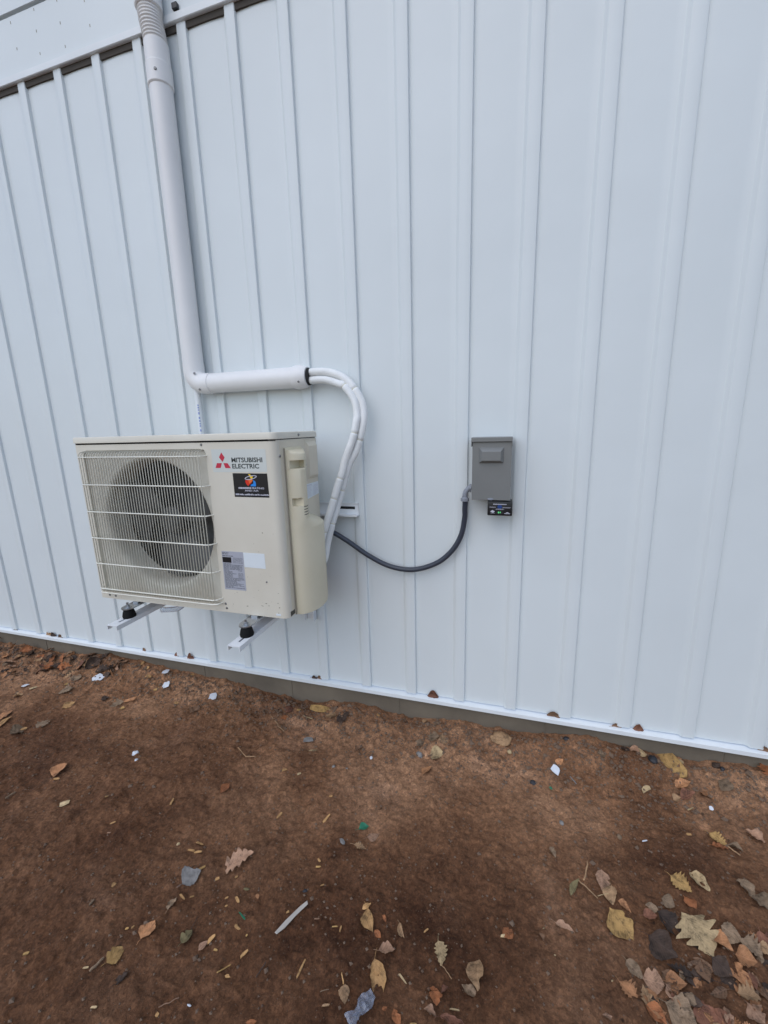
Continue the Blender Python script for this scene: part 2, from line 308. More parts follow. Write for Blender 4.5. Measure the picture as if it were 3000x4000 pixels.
["s","och",1.492,-0.722,0.0225,0.0059,0.51,"fourth from left of five short ochre wood chips midway out below air conditioner"],
["s","och",1.473,-0.693,0.025,0.0068,0.07,"rightmost of five short ochre wood chips on dirt midway out below the air conditioner"],
["s","och",1.152,-0.72,0.0187,0.0057,0.47,"leftmost of five short ochre wood chips on dirt midway out below the air conditioner"],
["s","pink",1.167,-0.748,0.0128,0.0031,0.26,"tiny pinkish tan wood chip on dirt midway out below the air conditioner"],
["p","cre",1.412,-0.716,0.0104,0.0097,0.75,"tiny cream pebble on the dirt midway out from the wall below the air conditioner"],
["o","och",1.668,-1.049,0.0074,0.0073,0.77,"leftmost of two tiny ochre oval leaves on dirt near bottom edge below the air conditioner"],
["p","wht",1.724,-1.016,0.0104,0.0041,0.27,"tiny white pebble on the dirt near the bottom edge below the air conditioner"],
["p","olv",1.705,-0.777,0.0192,0.0078,0.06,"olive green pebble on the dirt near the bottom edge below the air conditioner"],
["s","gry",1.307,-0.917,0.0154,0.006,1.57,"tiny grey brown wood chip on the dirt near the bottom edge at far left"],
["s","pal",1.432,-1.028,0.0151,0.0043,0.27,"leftmost of two tiny pale beige wood chips on dirt near bottom edge at far left"],
["s","pal",1.519,-1.076,0.0135,0.0038,0.33,"rightmost of two tiny pale beige wood chips on dirt near bottom edge at far left"],
["o","rust",1.872,-1.0,0.0207,0.009,0.44,"tiny rusty orange oval leaf on the dirt near the bottom edge below the air conditioner"],
["s","och",1.661,-0.806,0.0093,0.0052,0.47,"rightmost of four tiny ochre wood chips on dirt near bottom edge below the air conditioner"],
["s","och",1.677,-0.827,0.0082,0.0041,0.36,"third from left of four tiny ochre wood chips near bottom edge below air conditioner"],
["w","trn",1.862,-0.807,0.0968,0.011,1.05,"long clear plastic scrap on the dirt near the bottom edge left of the grey box"],
["c","och",2.042,-0.723,0.0237,0.0119,0.83,"small ochre curled leaf on the dirt near the bottom edge left of the grey box"],
["o","och",2.061,-0.749,0.05,0.0285,-1.01,"ochre oval leaf on the dirt near the bottom edge left of the grey box"],
["o","rust",2.089,-0.774,0.0203,0.0124,-0.53,"leftmost of two tiny rusty orange oval leaves near bottom edge left of the grey box"],
["o","pink",2.12,-0.803,0.0364,0.0281,0.43,"small pinkish tan oval leaf on dirt near bottom edge left of the grey box"],
["l","pal",2.246,-0.768,0.0458,0.0293,-1.26,"pale beige lobed leaf on the dirt near the bottom edge below the grey box"],
["t","tan",2.267,-0.8,0.0352,0.0022,-0.64,"tan twig on the dirt near the bottom edge below the grey box"],
["c","tan",2.339,-0.79,0.069,0.0359,-1.48,"tan curled leaf on the dirt near the bottom edge below the grey box"],
["c","och",2.112,-0.864,0.0668,0.0312,-1.24,"ochre curled leaf on the dirt near the bottom edge left of the grey box"],
["o","tan",2.052,-0.904,0.0264,0.0216,-1.19,"small tan oval leaf on the dirt near the bottom edge left of the grey box"],
["t","och",2.038,-0.882,0.0242,0.0036,-0.96,"short ochre twig on the dirt near the bottom edge left of the grey box"],
["o","rust",2.249,-0.856,0.0238,0.0265,-1.26,"leftmost of two small rusty orange oval leaves near bottom edge below the grey box"],
["c","rust",2.244,-0.84,0.0262,0.0099,0.22,"small rusty orange curled leaf on the dirt near the bottom edge below the grey box"],
["o","grn",1.961,-0.516,0.0318,0.0241,0.68,"small green oval leaf on dirt midway out left of the grey box"],
["o","pink",1.998,-0.529,0.0367,0.0231,0.54,"small pinkish tan oval leaf on dirt midway out left of the grey box"],
["w","blu",1.914,-0.581,0.0229,0.0122,-0.56,"short blue grey plastic scrap on dirt midway out left of the grey box"],
["l","tan",1.97,-0.577,0.0364,0.0213,0.13,"small tan lobed leaf on dirt midway out left of the grey box"],
["s","och",1.866,-0.647,0.0147,0.0051,-0.64,"leftmost of three tiny ochre wood chips on dirt midway out left of the grey box"],
["s","yel",1.872,-0.666,0.0149,0.0044,0.32,"tiny yellow wood chip on dirt midway out left of the grey box"],
["s","och",1.905,-0.708,0.0112,0.0036,0.7,"second from left of three tiny ochre wood chips midway out left of the grey box"],
["s","yel",1.978,-0.789,0.0166,0.0029,0.37,"tiny yellow wood chip on the dirt near the bottom edge left of the grey box"],
["s","och",1.993,-0.789,0.0134,0.005,1.66,"rightmost of two tiny ochre wood chips near bottom edge left of the grey box"],
["s","och",1.847,-0.798,0.0081,0.0055,0.71,"leftmost of two tiny ochre wood chips near bottom edge left of the grey box"],
["s","och",1.934,-0.89,0.036,0.005,1.44,"ochre wood chip on the dirt near the bottom edge left of the grey box"],
["s","pal",2.171,-0.842,0.023,0.0038,-0.51,"short pale beige wood chip on dirt near bottom edge left of the grey box"],
["s","och",2.205,-0.729,0.0158,0.0036,0.91,"tiny ochre wood chip on the dirt near the bottom edge below the grey box"],
["s","cre",2.398,-0.695,0.0191,0.0075,0.24,"short cream wood chip on the dirt near the bottom edge below the grey box"],
["o","rust",2.406,-0.687,0.0267,0.0254,-0.72,"rightmost of two small rusty orange oval leaves near bottom edge below the grey box"],
["s","tan",2.015,-0.93,0.0181,0.0044,0.46,"short tan wood chip on the dirt near the bottom edge left of the grey box"],
["t","gry",2.004,-0.91,0.0193,0.001,0.54,"short grey brown twig on the dirt near the bottom edge left of the grey box"],
["t","drk",1.844,-0.918,0.0298,0.0034,1.27,"short dark brown twig on the dirt near the bottom edge left of the grey box"],
["c","tan",2.147,-0.75,0.0347,0.0123,-0.96,"small tan curled leaf on the dirt near the bottom edge left of the grey box"],
["c","rust",2.096,-0.74,0.016,0.0087,-0.76,"tiny rusty orange curled leaf on dirt near bottom edge left of the grey box"],
["p","blk",1.865,-0.735,0.0148,0.0103,0.45,"black pebble on the dirt near the bottom edge left of the grey box"],
["s","pink",1.927,-0.79,0.0142,0.0024,0.27,"tiny pinkish tan wood chip on dirt near bottom edge left of the grey box"],
["c","pink",2.242,-0.883,0.0263,0.0137,-0.3,"small pinkish tan curled leaf on the dirt near the bottom edge below the grey box"],
["o","rust",2.174,-0.907,0.0261,0.0173,-0.85,"small rusty orange oval leaf on dirt near bottom edge left of the grey box"],
["c","red",2.29,-0.879,0.046,0.0138,0.17,"reddish brown curled leaf on the dirt near the bottom edge below the grey box"],
["s","yel",2.211,-0.909,0.0149,0.0041,0.3,"tiny yellow wood chip on the dirt near the bottom edge below the grey box"],
["o","rust",2.146,-0.904,0.0118,0.0067,0.81,"rightmost of two tiny rusty orange oval leaves near bottom edge left of the grey box"],
["c","red",2.267,-0.832,0.0186,0.0098,0.86,"tiny reddish brown curled leaf on the dirt near the bottom edge below the grey box"],
["s","pal",2.293,-0.86,0.0218,0.0024,0.22,"short pale beige wood chip on the dirt near the bottom edge below the grey box"],
["c","gry",2.324,-0.82,0.0362,0.0196,-0.25,"small grey brown curled leaf on the dirt near the bottom edge below the grey box"],
["o","ora",1.745,-0.786,0.0143,0.0086,-0.64,"tiny orange tan oval leaf on dirt near bottom edge left of the grey box"],
["o","olv",2.586,-0.526,0.0524,0.0148,1.04,"olive green oval leaf on the dirt near the bottom edge right of the grey box"],
["t","tan",2.622,-0.474,0.0766,0.0051,1.26,"long tan twig on the dirt midway out from the wall right of the grey box"],
["t","tan",2.62,-0.519,0.0558,0.0044,-0.65,"tan twig on the dirt near the bottom edge right of the grey box"],
["t","pal",2.656,-0.53,0.0302,0.0023,0.34,"short pale beige twig on the dirt near the bottom edge right of the grey box"],
["o","pink",2.66,-0.488,0.0481,0.0336,-1.73,"pinkish tan oval leaf on dirt midway out right of the grey box"],
["o","tan",2.678,-0.526,0.0463,0.0297,-1.71,"tan oval leaf on the dirt near the bottom edge right of the grey box"],
["o","ora",2.704,-0.543,0.0301,0.0191,-0.36,"leftmost of two small orange tan oval leaves near bottom edge right of the grey box"],
["o","yel",2.685,-0.584,0.0618,0.062,-0.96,"yellow oval leaf on the dirt near the bottom edge right of the grey box"],
["l","yel",2.859,-0.456,0.0453,0.052,-0.66,"yellow lobed leaf on the dirt near the bottom edge at far right"],
["c","pal",2.91,-0.438,0.0457,0.0319,-0.82,"pale beige curled leaf on the dirt near the bottom edge at far right"],
["l","yel",3.022,-0.277,0.0412,0.0441,-0.78,"yellow lobed leaf on the dirt midway out from the wall at far right"],
["c","rust",3.014,-0.306,0.0358,0.0186,-0.06,"small rusty orange curled leaf on the dirt midway out from the wall at far right"],
["t","tan",3.043,-0.317,0.029,0.0038,-0.73,"short tan twig on the dirt midway out from the wall at far right"],
["c","gry",3.055,-0.298,0.0316,0.0275,-0.53,"small grey brown curled leaf on the dirt midway out from the wall at far right"],
["o","gry",2.815,-0.505,0.0257,0.0309,-0.5,"leftmost of two small grey brown oval leaves on dirt near bottom edge at far right"],
["o","gry",2.772,-0.524,0.0258,0.0195,-0.16,"small grey brown oval leaf on dirt near bottom edge right of the grey box"],
["o","red",2.763,-0.545,0.0297,0.0207,0.15,"small reddish brown oval leaf on dirt near bottom edge right of the grey box"],
["o","rust",2.869,-0.494,0.027,0.0313,-0.91,"small rusty orange oval leaf on the dirt near the bottom edge at far right"],
["c","drk",2.799,-0.557,0.0508,0.0467,-0.62,"dark brown curled leaf on the dirt near the bottom edge at far right"],
["l","pal",2.855,-0.569,0.0788,0.0878,-1.17,"large pale beige lobed leaf on the dirt near the bottom edge at far right"],
["o","ora",2.902,-0.578,0.0386,0.0463,-0.62,"leftmost of two small orange tan oval leaves on dirt near bottom edge at far right"],
["o","drk",2.768,-0.613,0.0575,0.0626,-0.64,"dark brown oval leaf on the dirt near the bottom edge right of the grey box"],
["o","gry",2.938,-0.543,0.0353,0.0424,-0.52,"rightmost of two small grey brown oval leaves on dirt near bottom edge at far right"],
["l","gry",2.967,-0.568,0.0399,0.0479,-0.68,"small grey brown lobed leaf on the dirt near the bottom edge at far right"],
["o","ora",2.945,-0.593,0.0356,0.0413,-0.37,"rightmost of two small orange tan oval leaves on dirt near bottom edge at far right"],
["o","ora",2.92,-0.631,0.0534,0.0366,-1.29,"orange tan oval leaf on the dirt near the bottom edge at far right"],
["o","drk",2.883,-0.626,0.0355,0.0426,-0.75,"small dark brown oval leaf on the dirt near the bottom edge at far right"],
["o","brn",2.842,-0.645,0.0327,0.0291,-1.35,"rightmost of two small brown oval leaves on dirt near bottom edge at far right"],
["c","gry",2.69,-0.678,0.0354,0.025,-0.85,"small grey brown curled leaf on dirt near bottom edge right of the grey box"],
["o","pink",2.724,-0.692,0.0387,0.0438,-0.15,"rightmost of two small pinkish tan oval leaves near bottom edge right of the grey box"],
["o","brn",2.763,-0.673,0.0276,0.0303,-0.63,"leftmost of two small brown oval leaves on dirt near bottom edge at far right"],
["l","ora",2.665,-0.727,0.0374,0.0391,-0.75,"small orange tan lobed leaf on dirt near bottom edge right of the grey box"],
["o","ora",2.713,-0.725,0.0357,0.0263,-0.86,"rightmost of two small orange tan oval leaves near bottom edge right of the grey box"],
["o","pink",2.763,-0.705,0.0354,0.0425,-0.75,"leftmost of two small pinkish tan oval leaves on dirt near bottom edge at far right"],
["o","rust",2.712,-0.751,0.0358,0.0312,-0.54,"small rusty orange oval leaf on dirt near bottom edge right of the grey box"],
["o","red",2.818,-0.721,0.0409,0.0491,-0.77,"reddish brown oval leaf on the dirt near the bottom edge at far right"],
["o","gry",2.762,-0.739,0.0515,0.0618,-0.46,"grey brown oval leaf on the dirt near the bottom edge at far right"],
["l","tan",2.914,-0.671,0.0357,0.0353,-0.16,"small tan lobed leaf on the dirt near the bottom edge at far right"],
["o","pink",2.914,-0.697,0.0313,0.0376,-1.05,"rightmost of two small pinkish tan oval leaves on dirt near bottom edge at far right"],
["c","gry",3.041,-0.452,0.0361,0.0391,-1.07,"rightmost of two small grey brown curled leaves on dirt near bottom edge at far right"],
["c","gry",3.019,-0.428,0.039,0.0304,-1.25,"leftmost of two small grey brown curled leaves on dirt near bottom edge at far right"],
["c","pink",3.131,-0.237,0.0445,0.0414,-0.78,"pinkish tan curled leaf on the dirt midway out from the wall at far right"],
["o","tan",3.003,-0.555,0.0232,0.0278,-0.43,"small tan oval leaf on the dirt near the bottom edge at far right"],
["o","pink",2.546,-0.636,0.0395,0.0153,-0.2,"leftmost of two small pinkish tan oval leaves near bottom edge right of the grey box"],
["o","brn",2.487,-0.67,0.0162,0.0117,-1.06,"tiny brown oval leaf on the dirt near the bottom edge below the grey box"],
["o","gry",2.538,-0.439,0.0256,0.0136,-1.11,"small grey brown oval leaf on dirt midway out right of the grey box"],
["p","gry",2.739,-0.341,0.0157,0.0162,-0.62,"grey brown pebble on the dirt midway out from the wall right of the grey box"],
["c","pink",2.611,-0.783,0.0192,0.0083,0.21,"tiny pinkish tan curled leaf on dirt near bottom edge right of the grey box"],
["p","pal",2.495,-0.648,0.0062,0.0038,0.7,"tiny pale beige pebble on the dirt near the bottom edge below the grey box"],
["p","pal",2.515,-0.701,0.0071,0.0043,0.79,"leftmost of two tiny pale beige pebbles near bottom edge right of the grey box"],
["p","pal",2.637,-0.713,0.007,0.0038,0.74,"rightmost of two tiny pale beige pebbles near bottom edge right of the grey box"],
["c","gry",2.791,-0.708,0.0196,0.0221,-0.58,"tiny grey brown curled leaf on the dirt near the bottom edge at far right"],
["c","pink",2.855,-0.723,0.0158,0.019,-1.06,"tiny pinkish tan curled leaf on the dirt near the bottom edge at far right"]]
TRIMLEAF=[[-0.421,0.013,0.0215],[-0.145,0.017,0.0326],[-0.106,0.012,0.0295],[-0.053,0.006,0.0235],[0.555,0.009,0.0163],[0.764,0.012,0.0185],[0.853,0.016,0.0261],[1.549,0.009,0.0189],[1.573,0.011,0.0165],[2.101,0.013,0.0303],[2.576,0.01,0.03],[2.797,0.007,0.0211],[2.869,0.007,0.0227],[3.249,0.014,0.0211]]
WRAP=[2.097,-0.92,1.03]
# ================================================================= THE WALL (one building thing)
wall=empty('metal_sided_building',(2.36,0,0),'white ribbed metal sided building wall with pale trim and concrete foundation','building')
prof=[]   # (x,y) across one rib; dark seam at x = k*PITCH
i0,i1=-16,34
for k in range(i0,i1):
    x=k*PITCH
    prof+=[(x-.0530,0.0),(x-.0500,-.0012),(x-.0430,-.0092),(x-.0400,-.0108),(x-.0055,-.0110),(x-.0036,-.0104),(x-.0026,-.008),(x-.0012,.0004),(x+.0010,.0008),(x+.0030,.0000)]
    pw=PITCH-.0530-.0030
    for j in range(1,6):
        t=j/6; prof.append((x+.0030+pw*t,-.0016*math.sin(math.pi*t)))
ZT=2.62
zs=[0,.015,.3,.6,.9,1.2,1.5,1.8,2.1,2.4,ZT]
mb=MB(); mb.loft([[(x,y,z) for x,y in prof] for z in zs],cap=False,closed=False)
mb.done('ribbed_siding','siding',wall,smooth=True,angle=28)
X0,X1=i0*PITCH,(i1-1)*PITCH
# base ledge trim
bt=[(.012,.0),(.010,-.0035),(-.018,-.0065),(-.0225,-.009),(-.0235,-.024),(-.020,-.0265),(-.012,-.0265),(-.012,-.0245),(.012,-.022)]
MB().loft([[(x,y,z) for y,z in bt] for x in (X0,X1)]).done('base_trim','trim',wall,smooth=True,angle=50)
# foundation
MB().box(X0,X1,.004,.25,-.7,-.0225).done('foundation','concrete',wall)
for xj in (-.2,.92,1.42,1.95,2.55,3.15,4.2):
    MB().box(xj-.0015,xj+.0015,.002,.006,-.6,-.0265).done('form_joint','concrete',wall)
# header trim and upper siding
ht=[(.0,2.568),(-.018,2.568),(-.0205,2.570),(-.0205,2.592),(-.016,2.596),(.0,2.596)]
MB().loft([[(x,y,z) for y,z in ht] for x in (X0,X1)]).done('header_trim','trim',wall)
us=[(.01,2.597),(-.013,2.597),(-.013,2.786),(-.003,2.790),(-.003,2.796),(-.019,2.796),(-.019,3.02),(-.010,3.024),(-.010,3.03),(-.025,3.03),(-.025,4.2),(.01,4.2)]
up_s=MB().loft([[(x,y,z) for y,z in us] for x in (X0,X1)]).done('upper_siding','siding',wall)
for x,z in ((.422,2.80),(.524,2.759),(.519,2.69),(.519,2.616),(.647,2.756),(.647,2.684),(.654,2.607),(.39,2.75),(.40,2.66),(.78,2.72),(.79,2.64)):
    MB().box(x,x+.0025,-.0138,-.0125,z+.012,z+.021).done('emboss_mark','dirtspot',wall)
MB().box(X0,X1,-.0070,.004,2.547,2.5675).done('gap_shade_strip','gap_shade',wall)  # dark strip standing in for the shadow gap under the header trim
# ================================================================= GROUND
SOIL=[(-5,-.12),(-.56,-.125),(-.38,-.112),(-.03,-.121),(.29,-.079),(.54,-.087),(.76,-.103),(1.03,-.111),(1.22,-.132),(1.47,-.154),(1.66,-.126),(1.76,-.104),(1.93,-.14),(2.16,-.112),(2.42,-.109),(2.71,-.076),(2.97,-.107),(3.25,-.093),(8,-.1)]
GZ=-.14
_r=np.random.RandomState(3); PT=_r.rand(256,256)
def vn(x,y):
    xi=np.floor(x).astype(int); yi=np.floor(y).astype(int); fx=x-xi; fy=y-yi
    fx=fx*fx*(3-2*fx); fy=fy*fy*(3-2*fy)
    g=lambda a,b:PT[a&255,b&255]
    return (g(xi,yi)*(1-fx)+g(xi+1,yi)*fx)*(1-fy)+(g(xi,yi+1)*(1-fx)+g(xi+1,yi+1)*fx)*fy-.5
def H(x,y):
    x=np.asarray(x,float); y=np.asarray(y,float)
    s=.006+np.interp(x,[p[0] for p in SOIL],[p[1] for p in SOIL])
    bank=np.exp(-(np.minimum(y,0)/.11)**2)
    h=GZ+(s-GZ)*bank
    h=h+.030*vn(x*1.9+3,y*1.9+9)*(1-bank*.7)+.018*vn(x*5+.3*y+31,y*5+1)*(1-bank*.5)
    h=h+.011*vn(x*13+7,y*13)+.008*vn(x*29,y*29+5)
    cl=vn(x*61+11,y*61+3)+.5; h=h+.018*np.clip(cl-.60,0,1)
    h=h+.0042*vn(x*105+1,y*105+8)+.0016*vn(x*230+1,y*230+8)
    near=np.exp(-((y+.12)/.12)**2); h=h+near*(.034*np.clip(vn(x*24+5,y*24+2),-.1,1)+.016*np.clip(vn(x*55+15,y*55+2),-.1,1))
    return h
def axis(a,b,step,lo,hi,gr=1.35):
    c=list(np.arange(a,b+1e-6,step)); s=step; v=c[0]; L=[]
    while v>lo: s*=gr; v-=s; L.append(v)
    s=step; v=c[-1]; R=[]
    while v<hi: s*=gr; v+=s; R.append(v)
    return np.array(L[::-1]+c+R)
ax=axis(-.75,3.75,.005,-60,60); ay=axis(-1.45,.03,.004,-80,.2)
XX,YY=np.meshgrid(ax,ay); ZZ=H(XX,YY)
n1,n2=XX.shape; vs=np.stack([XX,YY,ZZ],-1).reshape(-1,3)
idx=np.arange(n1*n2).reshape(n1,n2); fa=np.stack([idx[:-1,:-1],idx[:-1,1:],idx[1:,1:],idx[1:,:-1]],-1).reshape(-1,4)
me=bpy.data.meshes.new('ground'); me.vertices.add(len(vs)); me.vertices.foreach_set('co',vs.ravel())
me.loops.add(fa.size); me.loops.foreach_set('vertex_index',fa.ravel().astype(np.int32)); me.polygons.add(len(fa))
me.polygons.foreach_set('loop_start',np.arange(0,fa.size,4,dtype=np.int32)); me.polygons.foreach_set('loop_total',np.full(len(fa),4,dtype=np.int32))
me.update(calc_edges=True); me.validate()
for p in me.polygons: p.use_smooth=True
# dirt material
m=bpy.data.materials.new('dirt'); m.use_nodes=True; n=m.node_tree; b=n.nodes['Principled BSDF']; b.inputs['Roughness'].default_value=.9; b.inputs['Specular IOR Level'].default_value=.2
tc=n.nodes.new('ShaderNodeTexCoord')
def NZ(sc,det=6,ro=.6,dist=0):
    z=n.nodes.new('ShaderNodeTexNoise'); z.inputs['Scale'].default_value=sc; z.inputs['Detail'].default_value=det; z.inputs['Roughness'].default_value=ro; z.inputs['Distortion'].default_value=dist
    n.links.new(tc.outputs['Object'],z.inputs['Vector']); return z
def RAMP(src,els):
    c=n.nodes.new('ShaderNodeValToRGB'); e=c.color_ramp.elements
    e[0].position,e[0].color=els[0][0],(*els[0][1],1); e[1].position,e[1].color=els[-1][0],(*els[-1][1],1)
    for p,q in els[1:-1]: k=e.new(p); k.color=(*q,1)
    n.links.new(src.outputs[0],c.inputs[0]); return c
def MIX(a,b_,fac,mode='MIX'):
    x=n.nodes.new('ShaderNodeMix'); x.data_type='RGBA'; x.blend_type=mode; x.clamp_factor=True
    n.links.new(a.outputs[0] if not isinstance(a,tuple) else a[0],x.inputs[6]); 
    if isinstance(b_,tuple): x.inputs[7].default_value=(*b_,1)
    else: n.links.new(b_.outputs[0],x.inputs[7])
    if isinstance(fac,float): x.inputs[0].default_value=fac
    else: n.links.new(fac.outputs[0],x.inputs[0])
    class R: outputs=[x.outputs[2]]
    return R
big=RAMP(NZ(1.6,5,.55,.4),[(.33,DC[0]),(.5,DC[1]),(.68,DC[2])])
med=RAMP(NZ(9,6,.65),[(.3,(.55,.50,.47)),(.5,(.95,.93,.9)),(.72,(1.35,1.36,1.35))])
c1=MIX(big,med,.8,'MULTIPLY')
fine=RAMP(NZ(48,10,.85),[(.34,(.52,.50,.48)),(.5,(1,1,1)),(.66,(1.5,1.52,1.54))])
c2=MIX(c1,fine,.85,'MULTIPLY')
def VOR(sc,lo,hi,ds):
    v=n.nodes.new('ShaderNodeTexVoronoi'); v.inputs['Scale'].default_value=sc; v.inputs['Randomness'].default_value=1
    nn=NZ(sc*.8,3,.6); mm=n.nodes.new('ShaderNodeMix'); mm.data_type='VECTOR'; mm.inputs[0].default_value=ds; n.links.new(tc.outputs['Object'],mm.inputs[4]); n.links.new(nn.outputs[1],mm.inputs[5]); n.links.new(mm.outputs[1],v.inputs['Vector'])
    sp=n.nodes.new('ShaderNodeSeparateColor'); n.links.new(v.outputs['Color'],sp.inputs[0])
    class Q: outputs=[sp.outputs[0]]
    return RAMP(Q,[(0,(lo,lo,lo)),(.55,(1,1,1)),(1,(hi,hi*.99,hi*.97))])
c2=MIX(c2,VOR(75,.88,1.14,.012),1.0,'MULTIPLY'); c2=MIX(c2,VOR(190,.78,1.26,.006),1.0,'MULTIPLY')
sp1=RAMP(NZ(190,3,.5),[(.64,(0,0,0)),(.70,(1,1,1))])
c3=MIX(c2,(.16,.105,.07),sp1)
sp2=RAMP(NZ(33,4,.6),[(.25,(.8,.8,.8)),(.32,(0,0,0))])  # dark specks painted into the soil colour as shade under clods
c4=MIX(c3,(.030,.022,.017),sp2)
patch=RAMP(NZ(4.2,5,.65,.6),[(.58,(0,0,0)),(.75,(.75,.75,.75))])
c5=MIX(c4,MIX(c4,(1.3,1.42,1.6),1.0,'MULTIPLY'),patch)
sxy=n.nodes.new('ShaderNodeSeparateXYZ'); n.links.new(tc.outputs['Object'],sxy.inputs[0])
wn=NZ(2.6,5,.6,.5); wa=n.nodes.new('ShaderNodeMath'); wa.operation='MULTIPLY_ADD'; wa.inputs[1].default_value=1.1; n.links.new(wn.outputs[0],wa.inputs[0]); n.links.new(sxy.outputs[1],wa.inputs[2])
lit_mask=n.nodes.new('ShaderNodeMapRange'); lit_mask.interpolation_type='SMOOTHSTEP'; lit_mask.inputs[1].default_value=-.35; lit_mask.inputs[2].default_value=.55; n.links.new(wa.outputs[0],lit_mask.inputs[0])  # mask for light painted by distance from the wall, broken up with noise
tone_shaded=MIX(c5,(.70,.64,.60),1.0,'MULTIPLY'); tone_lit=MIX(c5,(1.22,1.22,1.20),1.0,'MULTIPLY'); c6=MIX(tone_shaded,tone_lit,lit_mask)  # light falloff put into soil colour: brighter by the wall, shaded farther out
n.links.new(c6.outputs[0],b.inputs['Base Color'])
nb=NZ(45,9,.8); bp=n.nodes.new('ShaderNodeBump'); bp.inputs['Strength'].default_value=.9; bp.inputs['Distance'].default_value=.011; n.links.new(nb.outputs[0],bp.inputs['Height'])
nb2=NZ(260,5,.7); bp2=n.nodes.new('ShaderNodeBump'); bp2.inputs['Strength'].default_value=.6; bp2.inputs['Distance'].default_value=.002; n.links.new(nb2.outputs[0],bp2.inputs['Height']); n.links.new(bp.outputs[0],bp2.inputs['Normal'])
n.links.new(bp2.outputs[0],b.inputs['Normal'])
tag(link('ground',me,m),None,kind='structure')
# ================================================================= LINE SET COVER (duct down the wall)
duct=empty('line_set_cover',(1.109,-.04,1.3),'white plastic pipe cover running down the wall with an elbow above the air conditioner','pipe cover')
def dsec(c,rx,a='z',n=28,back=.002):
    # D section: circle radius rx about c, flattened at the wall. a = axis along which the duct runs
    L=[]
    for k in range(n):
        t=2*math.pi*k/n; u=rx*math.cos(t); v=rx*math.sin(t)
        y=min(c[1]+v,-.0125)
        L.append((c[0]+u,y,c[2]) if a=='z' else (c[0],y,c[2]+u))
    return L
DX,DY,DZ,DR=1.112,-.046,1.321,.040
mb=MB(); mb.loft([dsec((DX,DY,z),DR) for z in (1.395,1.7,2.0,2.365)]); mb.done('vertical_duct','duct',duct,smooth=True)
# elbow (swept)
el=[dsec((DX,DY,1.402),DR+.0015)]; el.append(dsec((DX,DY,1.365),DR+.0015))
cx_,cz_=DX+.052,DZ+.052
def esec(t):
    L=[];rr=.052-.0
    for k in range(28):
        a=2*math.pi*k/28; u=(DR+.0015)*math.cos(a); v=(DR+.0015)*math.sin(a); y=min(DY+v,-.0125)
        R_=.052-u
        L.append((cx_-R_*math.cos(t),y,cz_-R_*math.sin(t)))
    return L
el=[dsec((DX,DY,1.402),DR+.0015)]+[esec(t) for t in np.linspace(0,math.pi/2,9)]
last=[(1.196,p[1],p[2]) for p in el[-1]]; el.append(last)
MB().loft(el).done('elbow','duct',duct,smooth=True)
MB().loft([dsec((x,DY,DZ),DR-.001,'x') for x in (1.196,1.4,1.60)]).done('horizontal_duct','duct',duct,smooth=True)
MB().loft([dsec((x,DY,DZ),r,'x') for x,r in ((1.575,DR+.002),(1.585,DR+.004),(1.600,DR+.0045),(1.618,DR+.001),(1.632,DR-.004))]).done('end_cap','duct',duct,smooth=True,angle=20)
mb=MB(); loops=[]
for x,r in ((1.630,.034),(1.637,.034),(1.641,.030)):
    loops.append([(x,min(DY+r*math.sin(2*math.pi*k/28)*(.8),-.014),DZ+r*math.cos(2*math.pi*k/28)*.95) for k in range(28)])
mb.loft(loops).done('foam_plug','blackfoam',duct,smooth=True)
MB().loft([dsec((DX,DY,z),r) for z,r in ((2.358,DR+.001),(2.362,DR+.004),(2.424,DR+.004),(2.427,DR+.0022),(2.491,DR+.0015))]).done('coupler','duct',duct,smooth=True,angle=25)
loops=[]; nz_=120
for i in range(nz_+1):
    z=2.491+(2.64-2.491)*i/nz_; r=DR-.0008+.0014*math.sin(z*2*math.pi/.0098); yo=-.008*min(1,max(0,(z-2.492)/.06))
    loops.append([(p[0]-.006*min(1,max(0,(z-2.5)/.1)),p[1]+yo,p[2]) for p in dsec((DX,DY,z),r)])
MB().loft(loops).done('flexible_section','flex',duct,smooth=True,angle=70)
MB().loft([[(p[0]-.006,p[1]-.008,p[2]) for p in dsec((DX,DY,z),r)] for z,r in ((2.588,DR+.002),(2.591,DR+.005),(2.70,DR+.005),(2.71,DR+.002),(3.3,DR+.001))]).done('upper_coupler','duct',duct,smooth=True,angle=25)
MB().box(1.178,1.200,-.026,-.012,2.598,2.616,.002).done('strap_clip','black',duct)
def screw(p,d,r,name,parent,m='screw',h=.003):
    mb=MB(); mb.cyl(p,d,r,h,12,r*.75); mb.cyl(Vector(p)+Vector(d)*h,d,r*.35,.0006,6); return mb.done(name,m,parent)
screw((DX+.018,DY-.040,2.392),(.4,-1,0),.0055,'duct_screw',duct)
screw((1.142,DY-.036,1.360),(.1,-1,.2),.005,'duct_screw',duct)
screw((1.158,DY-.034,1.296),(0,-1,-.6),.005,'duct_screw',duct)
screw((1.608,DY-.036,1.301),(0,-1,-.5),.005,'duct_screw',duct)
